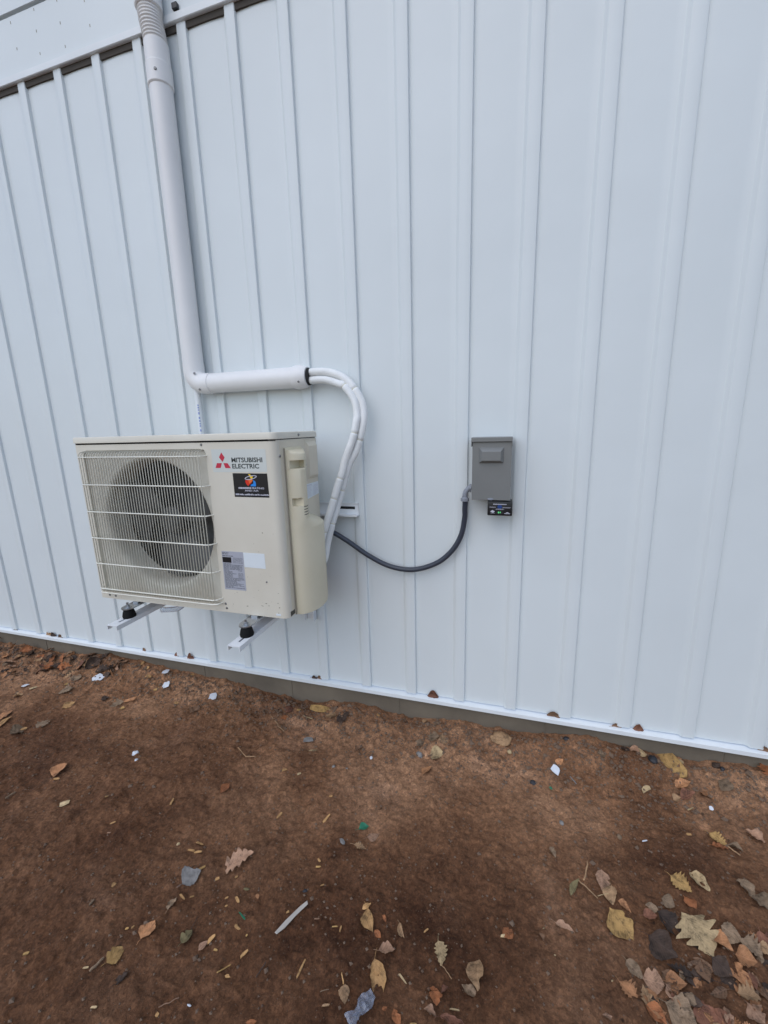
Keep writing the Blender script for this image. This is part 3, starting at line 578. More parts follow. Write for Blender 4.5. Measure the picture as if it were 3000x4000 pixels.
# white drain pipe under the elbow
dr=empty('drain_pipe',(1.1,-.026,.55),'thin white drain pipe with blue print running down behind the air conditioner','pipe')
MB().tube([(1.100,-.027,1.30),(1.100,-.027,.47)],.0135,16).done('pipe','pvc',dr,smooth=True)
mb=MB(); random.seed(4)
z=1.24
while z>.9:
    h=random.uniform(.004,.010); mb.box(1.103,1.108,-.0409,-.0385,z-h,z); z-=h+random.uniform(.003,.012)
mb.done('blue_print','print',dr)
ho=empty('clear_hose',(1.11,-.3,.42),'short clear plastic hose end lying level under the air conditioner','hose')
mb=MB(); mb.tube(smoothpath([(1.035,-.3,.416),(1.075,-.3,.421),(1.12,-.3,.432),(1.15,-.3,.46),(1.155,-.3,.51)]),.0105,16,cap=False); mb.done('hose','clear',ho,smooth=True)
MB().tube([(1.0335,-.3,.416),(1.0385,-.3,.4165)],.0115,16,cap=False).done('hose_rim','pvc',ho,smooth=True)
# ================================================================= REFRIGERANT LINES
def line(P,r,label,joints,brk):
    t=empty('refrigerant_line',P[0],label,'insulated pipe','insulated refrigerant lines')
    sp=smoothpath(P,10); Ltot=[0]
    for a,b_ in zip(sp,sp[1:]): Ltot.append(Ltot[-1]+(b_-a).length)
    # resample
    N=260; rs=[]
    for i in range(N+1):
        s=Ltot[-1]*i/N; j=max(k for k in range(len(Ltot)) if Ltot[k]<=s+1e-9); j=min(j,len(sp)-2)
        f=(s-Ltot[j])/max(1e-9,Ltot[j+1]-Ltot[j]); rs.append(sp[j].lerp(sp[j+1],f))
    cuts=[0]+[int(j*N) for j in joints]+[N]
    for a,c in zip(cuts,cuts[1:]):
        seg=rs[a:c+1]
        def rf(i,n=len(seg)):
            e=min(i,n-1-i); return r*(.80 if e==0 else .93 if e==1 else 1.0)
        MB().tube(seg,r,16,rf=rf).done('foam_sleeve','foam',t,smooth=True,angle=60)
    for j in joints:
        i=int(j*N); MB().tube(rs[i-1:i+2],r*.86,16).done('joint_ring','yellowed',t,smooth=True)
line(TUBE_UP,.0144,'outer of two white insulated refrigerant lines curving from pipe cover to air conditioner',[.235,.445,.66,.80],0)
line(TUBE_LO,.0138,'inner of two white insulated refrigerant lines curving from pipe cover to air conditioner',[.20,.42,.63,.72,.875],0)
# ================================================================= WALL BRACKET
br=empty('wall_bracket',(1.3,-.02,.46),'white steel wall bracket with two arms carrying the air conditioner','bracket')
def slotplate(mb,x0,x1,z0,z1,sx0,sx1,sz0,sz1,y0,y1):
    mb.box(x0,sx0,y0,y1,z0,z1); mb.box(sx1,x1,y0,y1,z0,z1); mb.box(sx0,sx1,y0,y1,sz1,z1); mb.box(sx0,sx1,y0,y1,z0,sz0)
mb=MB()
mb.box(.78,1.640,-.0155,-.0130,.781,.826); slotplate(mb,1.640,1.803,.781,.826,1.7215,1.788,.802,.8135,-.0155,-.0130)
mb.box(.78,1.803,-.0200,-.0128,.8262,.8285)
mb.box(.78,1.804,-.0430,-.0128,.7775,.7805); mb.box(.78,1.804,-.0460,-.0431,.7775,.7850)
mb.done('wall_rail','bracket',br)
MB().box(1.7213,1.7882,-.0128,-.0126,.8018,.8137).done('rail_slot','black',br)
screw((1.690,-.0157,.812),(0,-1,0),.006,'rail_bolt',br)
for ci,(cx,) in enumerate(((1.047,),(1.563,))):
    mb=MB()
    mb.box(cx-.0225,cx+.0225,-.019,-.0165,.30,.7770)              # leg on wall
    mb.box(cx-.0225,cx-.0200,-.045,-.0192,.30,.7770); mb.box(cx+.0200,cx+.0225,-.045,-.0192,.30,.7770)
    mb.done('wall_leg','bracket',br)
    mb=MB(); yt=-.530 if ci==0 else -.546; zt=.462
    # top plate with slot
    s0,s1=yt+.028,yt+.075
    mb.box(cx-.0225,cx+.0225,yt,s0,zt-.0025,zt); mb.box(cx-.0225,cx+.0225,s1,-.05,zt-.0025,zt)
    mb.box(cx-.0225,cx-.0035,s0,s1,zt-.0025,zt); mb.box(cx+.0035,cx+.0225,s0,s1,zt-.0025,zt)
    for sx in (-1,1):
        xa=cx+sx*.0225; xb=cx+sx*.0200
        q=[(xa,yt,zt-.0027),(xa,yt,zt-.0165),(xa,-.05,zt-.0175),(xa,-.05,zt-.0027)]
        mb.prism(q,(xb-xa,0,0))
    mb.done('support_arm','bracket',br)
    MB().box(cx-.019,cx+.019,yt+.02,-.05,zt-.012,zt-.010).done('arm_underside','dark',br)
    for ym in ((-.457 if ci==0 else -.474),-.17):
        mb=MB(); mb.loft([[(cx+r*math.cos(a),ym+r*math.sin(a),z) for a in [2*math.pi*k/24 for k in range(24)]] for z,r in ((zt+.0002,.0215),(zt+.006,.0225),(zt+.02,.0195),(zt+.0305,.0155))])
        rm=mb.done('rubber_mount','rubber',br,smooth=True,angle=50)
        mb=MB(); mb.cyl((cx,ym,.5005),(0,0,1),.0125,.0015); mb.cyl((cx,ym,.502),(0,0,1),.0075,.006,6); mb.cyl((cx,ym,.508),(0,0,1),.004,.010,10)
        w_=mb.done('mount_bolt','zinc',br); 
# ================================================================= AIR CONDITIONER
AX0,AX1,AYF,AYB,AZ0,AZ1=.874,1.692,-.42,-.137,.507,1.0935
ac=empty('air_conditioner',((AX0+AX1)/2,(AYF+AYB)/2,AZ0),'cream split system air conditioner outdoor unit mounted on the white wall','air conditioner')
def outline(x0,x1,yf,yb,rf,n=6,rb=.004):
    L=[]
    for (cx,cyy,r,a0) in ((x1-rf,yf+rf,rf,-90),(x1-rb,yb-rb,rb,0),(x0+rb,yb-rb,rb,90),(x0+rf*.45,yf+rf*.45,rf*.45,180)):
        for k in range(n+1):
            a=math.radians(a0+90*k/n); L.append((cx+r*math.cos(a),cyy+r*math.sin(a)))
    return L
# front face with grille recess
gx0,gx1,gz0,gz1=.906,1.437,.5395,1.0705
FC=(1.190,.808)
px1=AX1-.022
def raybox(x0,x1,z0,z1,a,rc=0):
    dx,dz=math.cos(a),math.sin(a); t=1e9
    if dx>1e-9:t=min(t,(x1-FC[0])/dx)
    if dx<-1e-9:t=min(t,(x0-FC[0])/dx)
    if dz>1e-9:t=min(t,(z1-FC[1])/dz)
    if dz<-1e-9:t=min(t,(z0-FC[1])/dz)
    x,z=FC[0]+dx*t,FC[1]+dz*t
    if rc:
        for sx,ex in ((-1,x0),(1,x1)):
            for sz,ez in ((-1,z0),(1,z1)):
                kx,kz=ex-sx*rc,ez-sz*rc
                if (x-kx)*sx>0 and (z-kz)*sz>0:
                    # intersect ray with corner circle
                    A=1;B=2*(dx*(FC[0]-kx)+dz*(FC[1]-kz));C=(FC[0]-kx)**2+(FC[1]-kz)**2-rc*rc
                    D=B*B-4*A*C
                    if D>0: tt=(-B+math.sqrt(D))/2; x,z=FC[0]+dx*tt,FC[1]+dz*tt
    return x,z
angs=sorted(set([round(2*math.pi*k/160,6) for k in range(160)]+[round(math.atan2(z-FC[1],x-FC[0])%(2*math.pi),6) for x in (AX0+.006,px1) for z in (AZ0,AZ1)]))
Ls=[[(*raybox(AX0+.006,px1,AZ0,AZ1,a),) for a in angs]]
def P3(L,y): return [(x,y,z) for x,z in L]
rect=[raybox(gx0,gx1,gz0,gz1,a,.014) for a in angs]; rect2=[raybox(gx0+.003,gx1-.003,gz0+.003,gz1-.003,a,.012) for a in angs]
fm=MB(); fm.loft([P3(Ls[0],AYF),P3(rect,AYF)],cap=False)
fm.done('front_panel','cab',ac)
fm=MB(); circ=lambda r:[(FC[0]+r*math.cos(a),FC[1]+r*math.sin(a)) for a in angs]
fl=[P3(rect,AYF),P3(rect2,AYF+.003),P3(rect2,AYF+.010),P3(circ(.2400),AYF+.0105)]
for k in range(1,7):
    t=k/6*math.pi/2; fl.append(P3(circ(.2400-.016*math.sin(t)),AYF+.0105+.028*(1-math.cos(t))))
fl.append(P3(circ(.2235),AYF+.10))
fm.loft(fl,cap=False); fm.done('fan_shroud','bell',ac,smooth=True,angle=40)
# casing shell (sides, back, bottom)
ol=outline(AX0,AX1,AYF,AYB,.022)
def shell(ol,zs,skipfront=True):
    mb=MB(); b=mb.b; R=[[b.verts.new((x,y,z)) for x,y in ol] for z in zs]; n=len(ol)
    for a,c in zip(R,R[1:]):
        for i in range(n):
            j=(i+1)%n
            if skipfront and abs(ol[i][1]-AYF)<1e-6 and abs(ol[j][1]-AYF)<1e-6 : continue
            b.faces.new((a[i],a[j],c[j],c[i]))
    b.faces.new(R[0]); return mb
shell(ol,(AZ0,AZ1)).done('casing','cab',ac,smooth=True)
# top lid
ol2=outline(AX0-.003,AX1+.003,AYF-.004,AYB+.002,.024)
ol3=outline(AX0+.001,AX1-.001,AYF+.000,AYB-.002,.020)
ol2b=outline(AX0-.0015,AX1+.0015,AYF-.0025,AYB+.001,.023)
MB().loft([[(x,y,AZ1-.002) for x,y in ol3],[(x,y,AZ1+.0025) for x,y in ol3],[(x,y,AZ1+.0028) for x,y in ol2],[(x,y,AZ1+.019) for x,y in ol2],[(x,y,AZ1+.0225) for x,y in ol2b],[(x,y,AZ1+.0240) for x,y in ol3]]).done('top_lid','cab',ac,smooth=True,angle=30)
MB().loft([[(x,y,AZ1-.003) for x,y in ol3],[(x,y,AZ1+.0026) for x,y in ol3]]).done('lid_gap','dark',ac)
# inside: fan + coil
MB().box(AX0+.02,gx1+.03,-.19,-.175,AZ0+.01,AZ1-.01).done('coil','coil',ac)
MB().box(gx1+.028,gx1+.030,AYF+.03,-.16,AZ0+.01,AZ1-.005).done('inner_wall','dark',ac)
fan=MB(); nb_=3
for k in range(nb_):
    a0=2*math.pi*k/nb_+.5
    g=[]
    for i in range(9):
        t=i/8; r=.045+(.210-.045)*t; w=.55+.75*t-.35*t*t; row=[]
        for j in range(9):
            s=j/8-.5; a=a0+.5*t*t+s*w*1.45; y=-.335+.055*s*(.6+.4*t)+.01*(s*2)**2
            row.append((FC[0]+r*math.cos(a),y,FC[1]+r*math.sin(a)))
        g.append(row)
    fan.loft(g,cap=False,closed=False)
fo=fan.done('fan','fan',ac,smooth=True,angle=80)
hb=MB(); hb.loft([[(FC[0]+r*math.cos(2*math.pi*k/24),y,FC[1]+r*math.sin(2*math.pi*k/24)) for k in range(24)] for y,r in ((-.30,.055),(-.345,.052),(-.358,.040),(-.362,.02),(-.363,.004))]).done('fan_hub','fan',fo,smooth=True)
# wire guard
GY=AYF-.024
mb=MB()
def wv(x,z0=gz0+.003,z1=gz1-.003,r=.0016):
    mb.tube([(x,AYF-.001,z1),(x,GY+.006,z1-.004),(x,GY,z1-.012),(x,GY,z0+.012),(x,GY+.006,z0+.004),(x,AYF-.001,z0)],r,5)
nw=45
for k in range(nw): wv(gx0+.012+(gx1-gx0-.024)*k/(nw-1))
mb.done('guard_bars','guard',ac,smooth=True)
mb=MB()
for z in (1.048,.951,.853,.755,.657,.558,.5425):
    mb.tube([(gx0+.003,AYF,z),(gx0+.004,GY+.004,z),(gx0+.012,GY-.0026,z),(gx1-.02,GY-.0026,z),(gx1-.006,GY+.004,z),(gx1+.002,AYF,z)],.0023,6)
mb.done('guard_crossbars','gbar',ac,smooth=True)
# ---- side details
x1=AX1
screw((x1+.003,-.275,1.1065),(1,0,0),.005,'lid_screw',ac); screw((x1,-.398,1.044),(1,0,0),.005,'side_screw',ac); screw((x1,-.146,1.004),(1,0,0),.0045,'side_screw',ac); screw((x1,-.234,1.002),(1,0,0),.0045,'side_screw',ac)
# embossed handle panel
def rectl(x,y0,y1,z0,z1): return [(x,y0,z0),(x,y1,z0),(x,y1,z1),(x,y0,z1)]
MB().loft([rectl(x1-.001,-.230,-.146,.943,1.092),rectl(x1+.0015,-.229,-.147,.944,1.091),rectl(x1+.002,-.225,-.150,.950,1.082),rectl(x1+.010,-.218,-.154,.962,1.066)]).done('embossed_handle','cabside',ac)
# aged side skin
MB().box(x1-.001,x1+.0006,-.396,-.1395,AZ0+.002,AZ1-.003).done('side_panel','cabside',ac)
# service cover
sc_=empty_parent=None
colp=[(0,-.367),(.010,-.366),(.022,-.362),(.033,-.354),(.040,-.344),(.043,-.333),(.042,-.322),(.036,-.308),(.022,-.280),(0,-.245)]
knob=[(a*1.08,b_) for a,b_ in colp]
inn=[(min(a,.010),b_) for a,b_ in colp]
lowp=[(0,-.368),(.014,-.366),(.028,-.358),(.042,-.340),(.051,-.316),(.056,-.288),(.056,-.262),(.053,-.236),(.042,-.205),(0,-.152)]
def LP(p,z,k=1): return [(x1+.003+a*k,b_,z) for a,b_ in p]
def mixp(p,q,t): return [(a*(1-t)+c*t,b_*(1-t)+d*t) for (a,b_),(c,d) in zip(p,q)]
def subdiv(p,k=4):
    P=[Vector((a,b_,0)) for a,b_ in p]; out=smoothpath(P[:-1],k); return [(v.x,v.y) for v in out]+[p[-1]]
colp,knob,lowp=[subdiv(p) for p in (colp,knob,lowp)]; inn=[(min(a,.010),b_) for a,b_ in colp]
cov=MB(); cov.box(x1+.0006,x1+.005,-.373,-.262,.504,1.068,.0015)
cov.loft([LP(knob,1.0275),LP(knob,1.046),LP(mixp(knob,inn,.06),1.0495),LP(mixp(knob,inn,.2),1.0510),LP(mixp(knob,inn,.9),1.060)])
cov.loft([LP(inn,.998),LP(inn,1.0276)])
cov.box(x1+.004,x1+.030,-.300,-.285,.998,1.0276)
cov.loft([LP(colp,.905),LP(colp,.9975),LP(mixp(colp,inn,.08),1.0003)])
# second notch: left part set back
def notch(p): return [((min(a,.010)) if b_<-.345 else a,b_) for a,b_ in p]
cov.loft([LP(notch(colp),.8785),LP(notch(colp),.905)])
cov.loft([LP(colp,.81),LP(colp,.876),LP(mixp(colp,inn,.05),.8785)])
cov.loft([LP(mixp(lowp,colp,.03),.502),LP(lowp,.508),LP(lowp,.796),LP(mixp(lowp,colp,.05),.8005),LP(mixp(lowp,colp,.15),.803),LP(mixp(lowp,colp,.95),.832)])
cv=cov.done('service_cover','cover',ac,smooth=True,angle=32)
vt=MB()
pc=[(a,b_) for a,b_ in colp if -.3445<b_<-.30 and a>.02]
for z in (.8745,.8655,.8565,.8475):
    vt.loft([[(x1+.003+a+o,b_,z+h) for o,h in ((-.002,-.0013),(.0003,-.0013),(.0003,.0013),(-.002,.0013))] for a,b_ in pc])
vt.done('vent_slots','grime2',cv)
# cover seam line on front edge
MB().box(x1+.0008,x1+.0052,-.3752,-.3732,.504,1.066).done('cover_seam','dirtspot',cv)
# bottom damage / grime by corner
mb=MB(); mb.box(x1-.004,x1+.0009,-.405,-.378,AZ0+.0025,AZ0+.020,.002); mb.done('corner_gap','grime2',ac)
# front screws, dimples, chips
def fscrew(x,z,r=.0042): screw((x,AYF,z),(0,-1,0),r,'front_screw',ac,'screw',.002)
for x,z in ((.921,.521),(.95,.520),(1.423,1.0835),(1.448,.538),(1.451,.522),(1.6195,.632)): fscrew(x,z,.0045 if x!=1.6195 else .003)
random.seed(12)
def chip(x,z,w,h,a=0):
    n_=7; ph=random.random()*6; pts=[]
    for k in range(n_):
        t=2*math.pi*k/n_; r=random.uniform(.6,1.2); u,v=w/2*r*math.cos(t),h/2*r*math.sin(t)
        pts.append((x+u*math.cos(a)-v*math.sin(a),AYF-.0004,z+u*math.sin(a)+v*math.cos(a)))
    MB().poly(pts).done('paint_chip','dirtspot',ac)
for c in ((1.535,.538,.010,.004,.2),(1.655,.560,.006,.003,0),(1.66,.545,.006,.005,.5),(1.595,.545,.009,.003,-.2),(1.61,.555,.010,.004,.1),(1.62,.548,.006,.003,0),(1.66,.596,.006,.002,0),(1.60,.735,.004,.002,0),(1.62,.80,.004,.006,.4),(1.50,.585,.004,.003,0),(1.655,.525,.006,.003,.1),(1.48,.54,.004,.003,0),(1.585,.60,.003,.002,0)): chip(*c)
for k in range(26): chip(random.uniform(1.455,1.668),AZ0+.01+abs(random.gauss(0,.10)),random.uniform(.001,.0035),random.uniform(.0008,.002),random.uniform(-1,1))
for k in range(24): chip(random.uniform(.89,1.43),random.uniform(AZ0+.004,AZ0+.028),random.uniform(.001,.005),random.uniform(.0008,.002),random.uniform(-.3,.3))
MB().box(1.645,1.663,AYF-.0008,AYF+.001,.5155,.5225,.0005).done('drain_slot','white',ac)
# cover grime
# logo sticker
def plate(name,q,y,m,parent,th=.0006):
    return MB().prism([(x,y,z) for x,z in q],(0,-th,0)).done(name,m,parent)
ls=plate('logo_sticker',[(1.459,1.069),(1.657,1.067),(1.657,.9965),(1.459,.9955)],AYF,'stick',ac,.0004)
yS=AYF-.0006
c0=Vector((1.4978,1.0262)); sl_=.0205
def rh(a):
    u=Vector((math.cos(math.radians(a-30)),math.sin(math.radians(a-30))))*sl_; v=Vector((math.cos(math.radians(a+30)),math.sin(math.radians(a+30))))*sl_
    return [c0+u*.03,c0+u,c0+u+v,c0+v]
mb=MB()
for q in ([(1.4975,1.0285),(1.5072,1.0427),(1.4965,1.0588),(1.4865,1.0430)],[(1.4945,1.0248),(1.4762,1.0246),(1.4688,1.0090),(1.4885,1.0092)],[(1.5005,1.0248),(1.5160,1.0246),(1.5268,1.0086),(1.5065,1.0088)]):
    mb.poly([(x,yS-.0002,z) for x,z in q])
mb.done('diamond_emblem','red',ls)
text('MITSUBISHI',1.5317,1.6435,1.0268,1.0420,yS-.0002,'lettering','ink',ls,bold=.028)
text('ELECTRIC',1.5322,1.6300,1.0074,1.0224,yS-.0002,'lettering','ink',ls,bold=.028)
# dealer sticker
ds=plate('dealer_sticker',[(1.5307,.9925),(1.6560,.9920),(1.6570,.9160),(1.5305,.9162)],AYF,'black',ac,.0005)
yD=AYF-.0008
mb=MB(); 
def blob(cx,cz,rx,rz,y,a0=0,a1=360,n=16):
    return [(cx+rx*math.cos(math.radians(a0+(a1-a0)*k/n)),y,cz+rz*math.sin(math.radians(a0+(a1-a0)*k/n))) for k in range(n+(a1-a0<360))]
MB().poly([(1.5760,yD,.9705),(1.5945,yD,.9720),(1.6010,yD,.9680),(1.5960,yD,.9610),(1.5880,yD,.9560),(1.5850,yD,.9515),(1.5790,yD,.9570),(1.5755,yD,.9640)]).done('flame_mark','rd',ds)
MB().poly([(1.5860,yD-.0001,.9725),(1.6000,yD-.0001,.9740),(1.6030,yD-.0001,.9690),(1.5960,yD-.0001,.9640),(1.5900,yD-.0001,.9600)]).done('flame_mark','or',ds)
MB().poly([(1.5885,yD-.0002,.9900),(1.5950,yD-.0002,.9895),(1.5985,yD-.0002,.9845),(1.6045,yD-.0002,.9820),(1.6020,yD-.0002,.9760),(1.5960,yD-.0002,.9755)]).done('flame_mark','ye',ds)
MB().poly([(1.6045,yD,.9720),(1.6120,yD,.9660),(1.6135,yD,.9580),(1.6120,yD,.9510),(1.5930,yD,.9515),(1.5955,yD,.9570),(1.6040,yD,.9600)]).done('drop_mark','bl',ds)
ring=[];
o_=[];i_=[]
for k in range(24):
    t=2*math.pi*k/24; ca,sa=math.cos(.18),math.sin(.18)
    for R_,L in (((.0225,.0062),o_),((.0190,.0038),i_)):
        u,v=R_[0]*math.cos(t),R_[1]*math.sin(t); L.append((1.5965+u*ca-v*sa,yD-.0003,.9790+u*sa+v*ca))
MB().loft([o_,i_],cap=False).done('ring_mark','inkw',ds)
text('HEATING',1.5930,1.6410,.9425,.9485,yD,'lettering','inkw',ds,bold=.015)
text('AND AIR',1.5700,1.6210,.9345,.9398,yD,'lettering','inkw',ds,bold=.015)
mb=MB(); x=1.5345; random.seed(5)
while x<1.655:
    w=random.uniform(.0015,.004); h=random.uniform(.003,.0055); mb.poly([(x,yD,.9222),(x+w,yD,.9222),(x+w,yD,.9222+h),(x,yD,.9222+h)]); x+=w+random.choice([.0006,.0006,.0006,.002])
x=1.548
while x<1.589:
    w=random.uniform(.0025,.005); mb.poly([(x,yD,.9425),(x+w,yD,.9425),(x+w,yD,.9482),(x,yD,.9482)]); x+=w+.0010
mb.done('contact_line','inkw',ds)
# rating label
rl=plate('rating_label',[(1.4550,.7295),(1.5392,.7300),(1.5375,.5938),(1.4530,.5925)],AYF,'silver',ac,.0004)
yR=AYF-.0006
mb=MB(); mb.poly([(1.4560,yR,.7090),(1.4910,yR,.7093),(1.4905,yR,.6900),(1.4560,yR,.6898)])
mb.done('model_block','black',rl)
mb=MB(); random.seed(6)
def tl(x,z,w,h): mb.poly([(x,yR,z),(x+w,yR,z),(x+w,yR,z+h),(x,yR,z+h)])
def words(x0,x1_,z,h):
    x=x0
    while x<x1_-.002:
        w=min(random.uniform(.004,.014),x1_-x); tl(x,z,w,h); x+=w+random.uniform(.0008,.0022)
words(1.457,1.483,.7235,.0018); words(1.457,1.480,.7190,.0022); words(1.457,1.499,.7125,.0022)
for z in (.7070,.7030,.6990,.6950,.6905): words(1.4965,1.535,z,.0011)
z=.6855; k=0
while z>.597:
    words(1.4575,random.choice((1.478,1.49,1.505,1.52,1.534)),z,.0016)
    if random.random()<.5: words(1.512,1.532,z,.0012)
    z-=.0039; k+=1
mb.done('printed_lines','ink',rl)
plate('blank_sticker',[(1.5400,.7290),(1.6200,.7293),(1.6207,.6778),(1.5398,.6785)],AYF,'white',ac,.0005)
# side label
MB().prism([(x1+.0007,-.2355,.880),(x1+.0007,-.142,.887),(x1+.0007,-.142,.9330),(x1+.0007,-.2355,.9335)],(.0005,0,0)).done('side_label','white',ac)
mb=MB(); xs_=x1+.0014
def sl2(y,z,w,h): mb.poly([(xs_,y,z),(xs_,y+w,z),(xs_,y+w,z+h),(xs_,y,z+h)])
sl2(-.234,.9265,.038,.0028)
for z in np.arange(.9225,.888,-.0042):
    sl2(-.233,z,random.uniform(.026,.040),.0011); sl2(-.188,z,random.uniform(.020,.040),.0011)
mb.done('printed_lines','inkw',ac)
# base feet (zinc rails under the cabinet)
for cx,yt in ((1.047,-.478),(1.561,-.493)):
    mb=MB(); pts=[(cx-.024,-.12,.4965),(cx-.024,yt+.024,.4965)]+[(cx-.024*math.cos(t),yt+.024-.024*math.sin(t),.4965) for t in np.linspace(.15,math.pi-.15,12)]+[(cx+.024,yt+.024,.4965),(cx+.024,-.12,.4965)]
    mb.prism(pts,(0,0,.0040)); mb.box(cx-.012,cx+.012,-.425,-.10,.5001,.5069)
    mb.done('mounting_foot','zinc',ac)
# ================================================================= DISCONNECT BOX
db=empty('disconnect_box',(2.318,-.012,.97),'grey metal electrical disconnect box mounted on the white wall','electrical box')
BX0,BX1,BZ0,BZ1,BF=2.2545,2.3845,.8645,1.0790,-.086
MB().box(BX0+.004,BX1-.003,BF+.004,-.0125,BZ0+.004,BZ1-.003,.001).done('enclosure','grey',db)
q=lambda y,x0,x1_,z0,z1_:[(x0,y,z0),(x1_,y,z0),(x1_,y,z1_),(x0,y,z1_)]
cvb=MB(); cvb.box(BX0,BX1,BF,BF+.0035,BZ0,1.064,.001); cvb.box(BX0,BX0+.0015,BF+.0036,BF+.02,BZ0,1.062); cvb.box(BX1-.0015,BX1,BF+.0036,BF+.02,BZ0,1.062)
dc=cvb.done('door','grey',db)
MB().loft([q(BF+.0005,2.276,2.3592,.9925,1.047),q(BF-.015,2.2885,2.3487,1.0025,1.0325)]).done('embossed_handle','grey',dc)
hd=MB(); hd.box(BX0-.0040,BX1+.0015,BF-.007,-.0128,1.0655,1.0805,.0015); hd.box(BX0-.0040,BX0-.0015,BF-.0065,-.02,1.0500,1.0654); hd.box(BX1-.001,BX1+.0012,BF-.0065,-.02,1.0500,1.0654)
hd.done('rain_hood','grey',db)
lt=MB(); lt.loft([[(2.319+.0105*math.cos(2*math.pi*k/20)*s,BF-.0005-o,.8680+.0042*math.sin(2*math.pi*k/20)*s) for k in range(20)] for s,o in ((1,0),(.95,.003),(.6,.0045))]); lt.done('door_latch','greyl',db,smooth=True)
# conduit whip + elbow fitting
cw=empty('conduit_whip',(2.228,-.05,.86),'dark grey flexible conduit looping from the grey box to the air conditioner','conduit')
MB().tube(smoothpath(CONDUIT,10),.0100,18).done('hose','conduit',cw,smooth=True,angle=60)
MB().tube(smoothpath(ELBOW,6),.0090,16).done('elbow_fitting','greyl',cw,smooth=True,angle=60)
mb=MB(); mb.cyl((2.2281,-.05,.853),(0,0,1),.0150,.011,8); mb.cyl((2.2281,-.05,.864),(0,0,1),.0125,.005,20,.0100); mb.done('compression_nut','greyl',cw)
mb=MB(); mb.cyl((2.2445,-.05,.9009),(1,0,0),.0150,.006,8); mb.cyl((2.2410,-.05,.9009),(1,0,0),.0115,.004,20); mb.done('lock_nut','greyl',cw)
# surge protector
sg=empty('surge_protector',(2.351,-.05,.835),'small black surge protector with green digits fixed under the grey box','surge protector')
MB().box(2.3095,2.3925,-.0840,-.030,.8095,.8600,.003).done('case','black',sg,smooth=True)
yP=-.0843; mb=MB()
def bar(x0,x1_,z0,z1_,y=yP): mb.poly([(x0,y,z0),(x1_,y,z0),(x1_,y,z1_),(x0,y,z1_)])
random.seed(3)
def dash(x0,x1_,z,h):
    x=x0
    while x<x1_: 
        w=random.uniform(.0012,.003); bar(x,min(x+w,x1_),z,z+h); x+=w+.0006
dash(2.3285,2.3735,.8487,.0032); dash(2.3166,2.3380,.8398,.0012); dash(2.3165,2.337,.8378,.0008); dash(2.3604,2.3873,.8390,.0012); dash(2.3604,2.385,.8370,.0008)
dash(2.3400,2.3630,.8335,.0011); dash(2.3370,2.3660,.8313,.0011)
mb.poly([(2.3185,yP,.8240),(2.3265,yP,.8295),(2.3350,yP,.8245),(2.3290,yP,.8195)]); bar(2.3200,2.3350,.8180,.8192)
mb.poly([(2.3700,yP,.8205),(2.3760,yP,.8235),(2.3830,yP,.8205)]); bar(2.3665,2.3860,.8168,.8188)
mb.done('white_marks','inkw',sg)
MB().poly(blob(2.3508,.8415,.0080,.0066,yP-.0002)).done('blue_disc','bl2',sg)
mb=MB(); mb.poly(blob(2.3508,.8210,.0115,.0060,yP)); mb.done('display_window','dark',sg)
text('0',2.3455,2.3498,.8185,.8243,yP-.0003,'green_digit','led',sg,bold=.03); text('1',2.3525,2.3540,.8193,.8243,yP-.0003,'green_digit','led',sg,bold=.01)
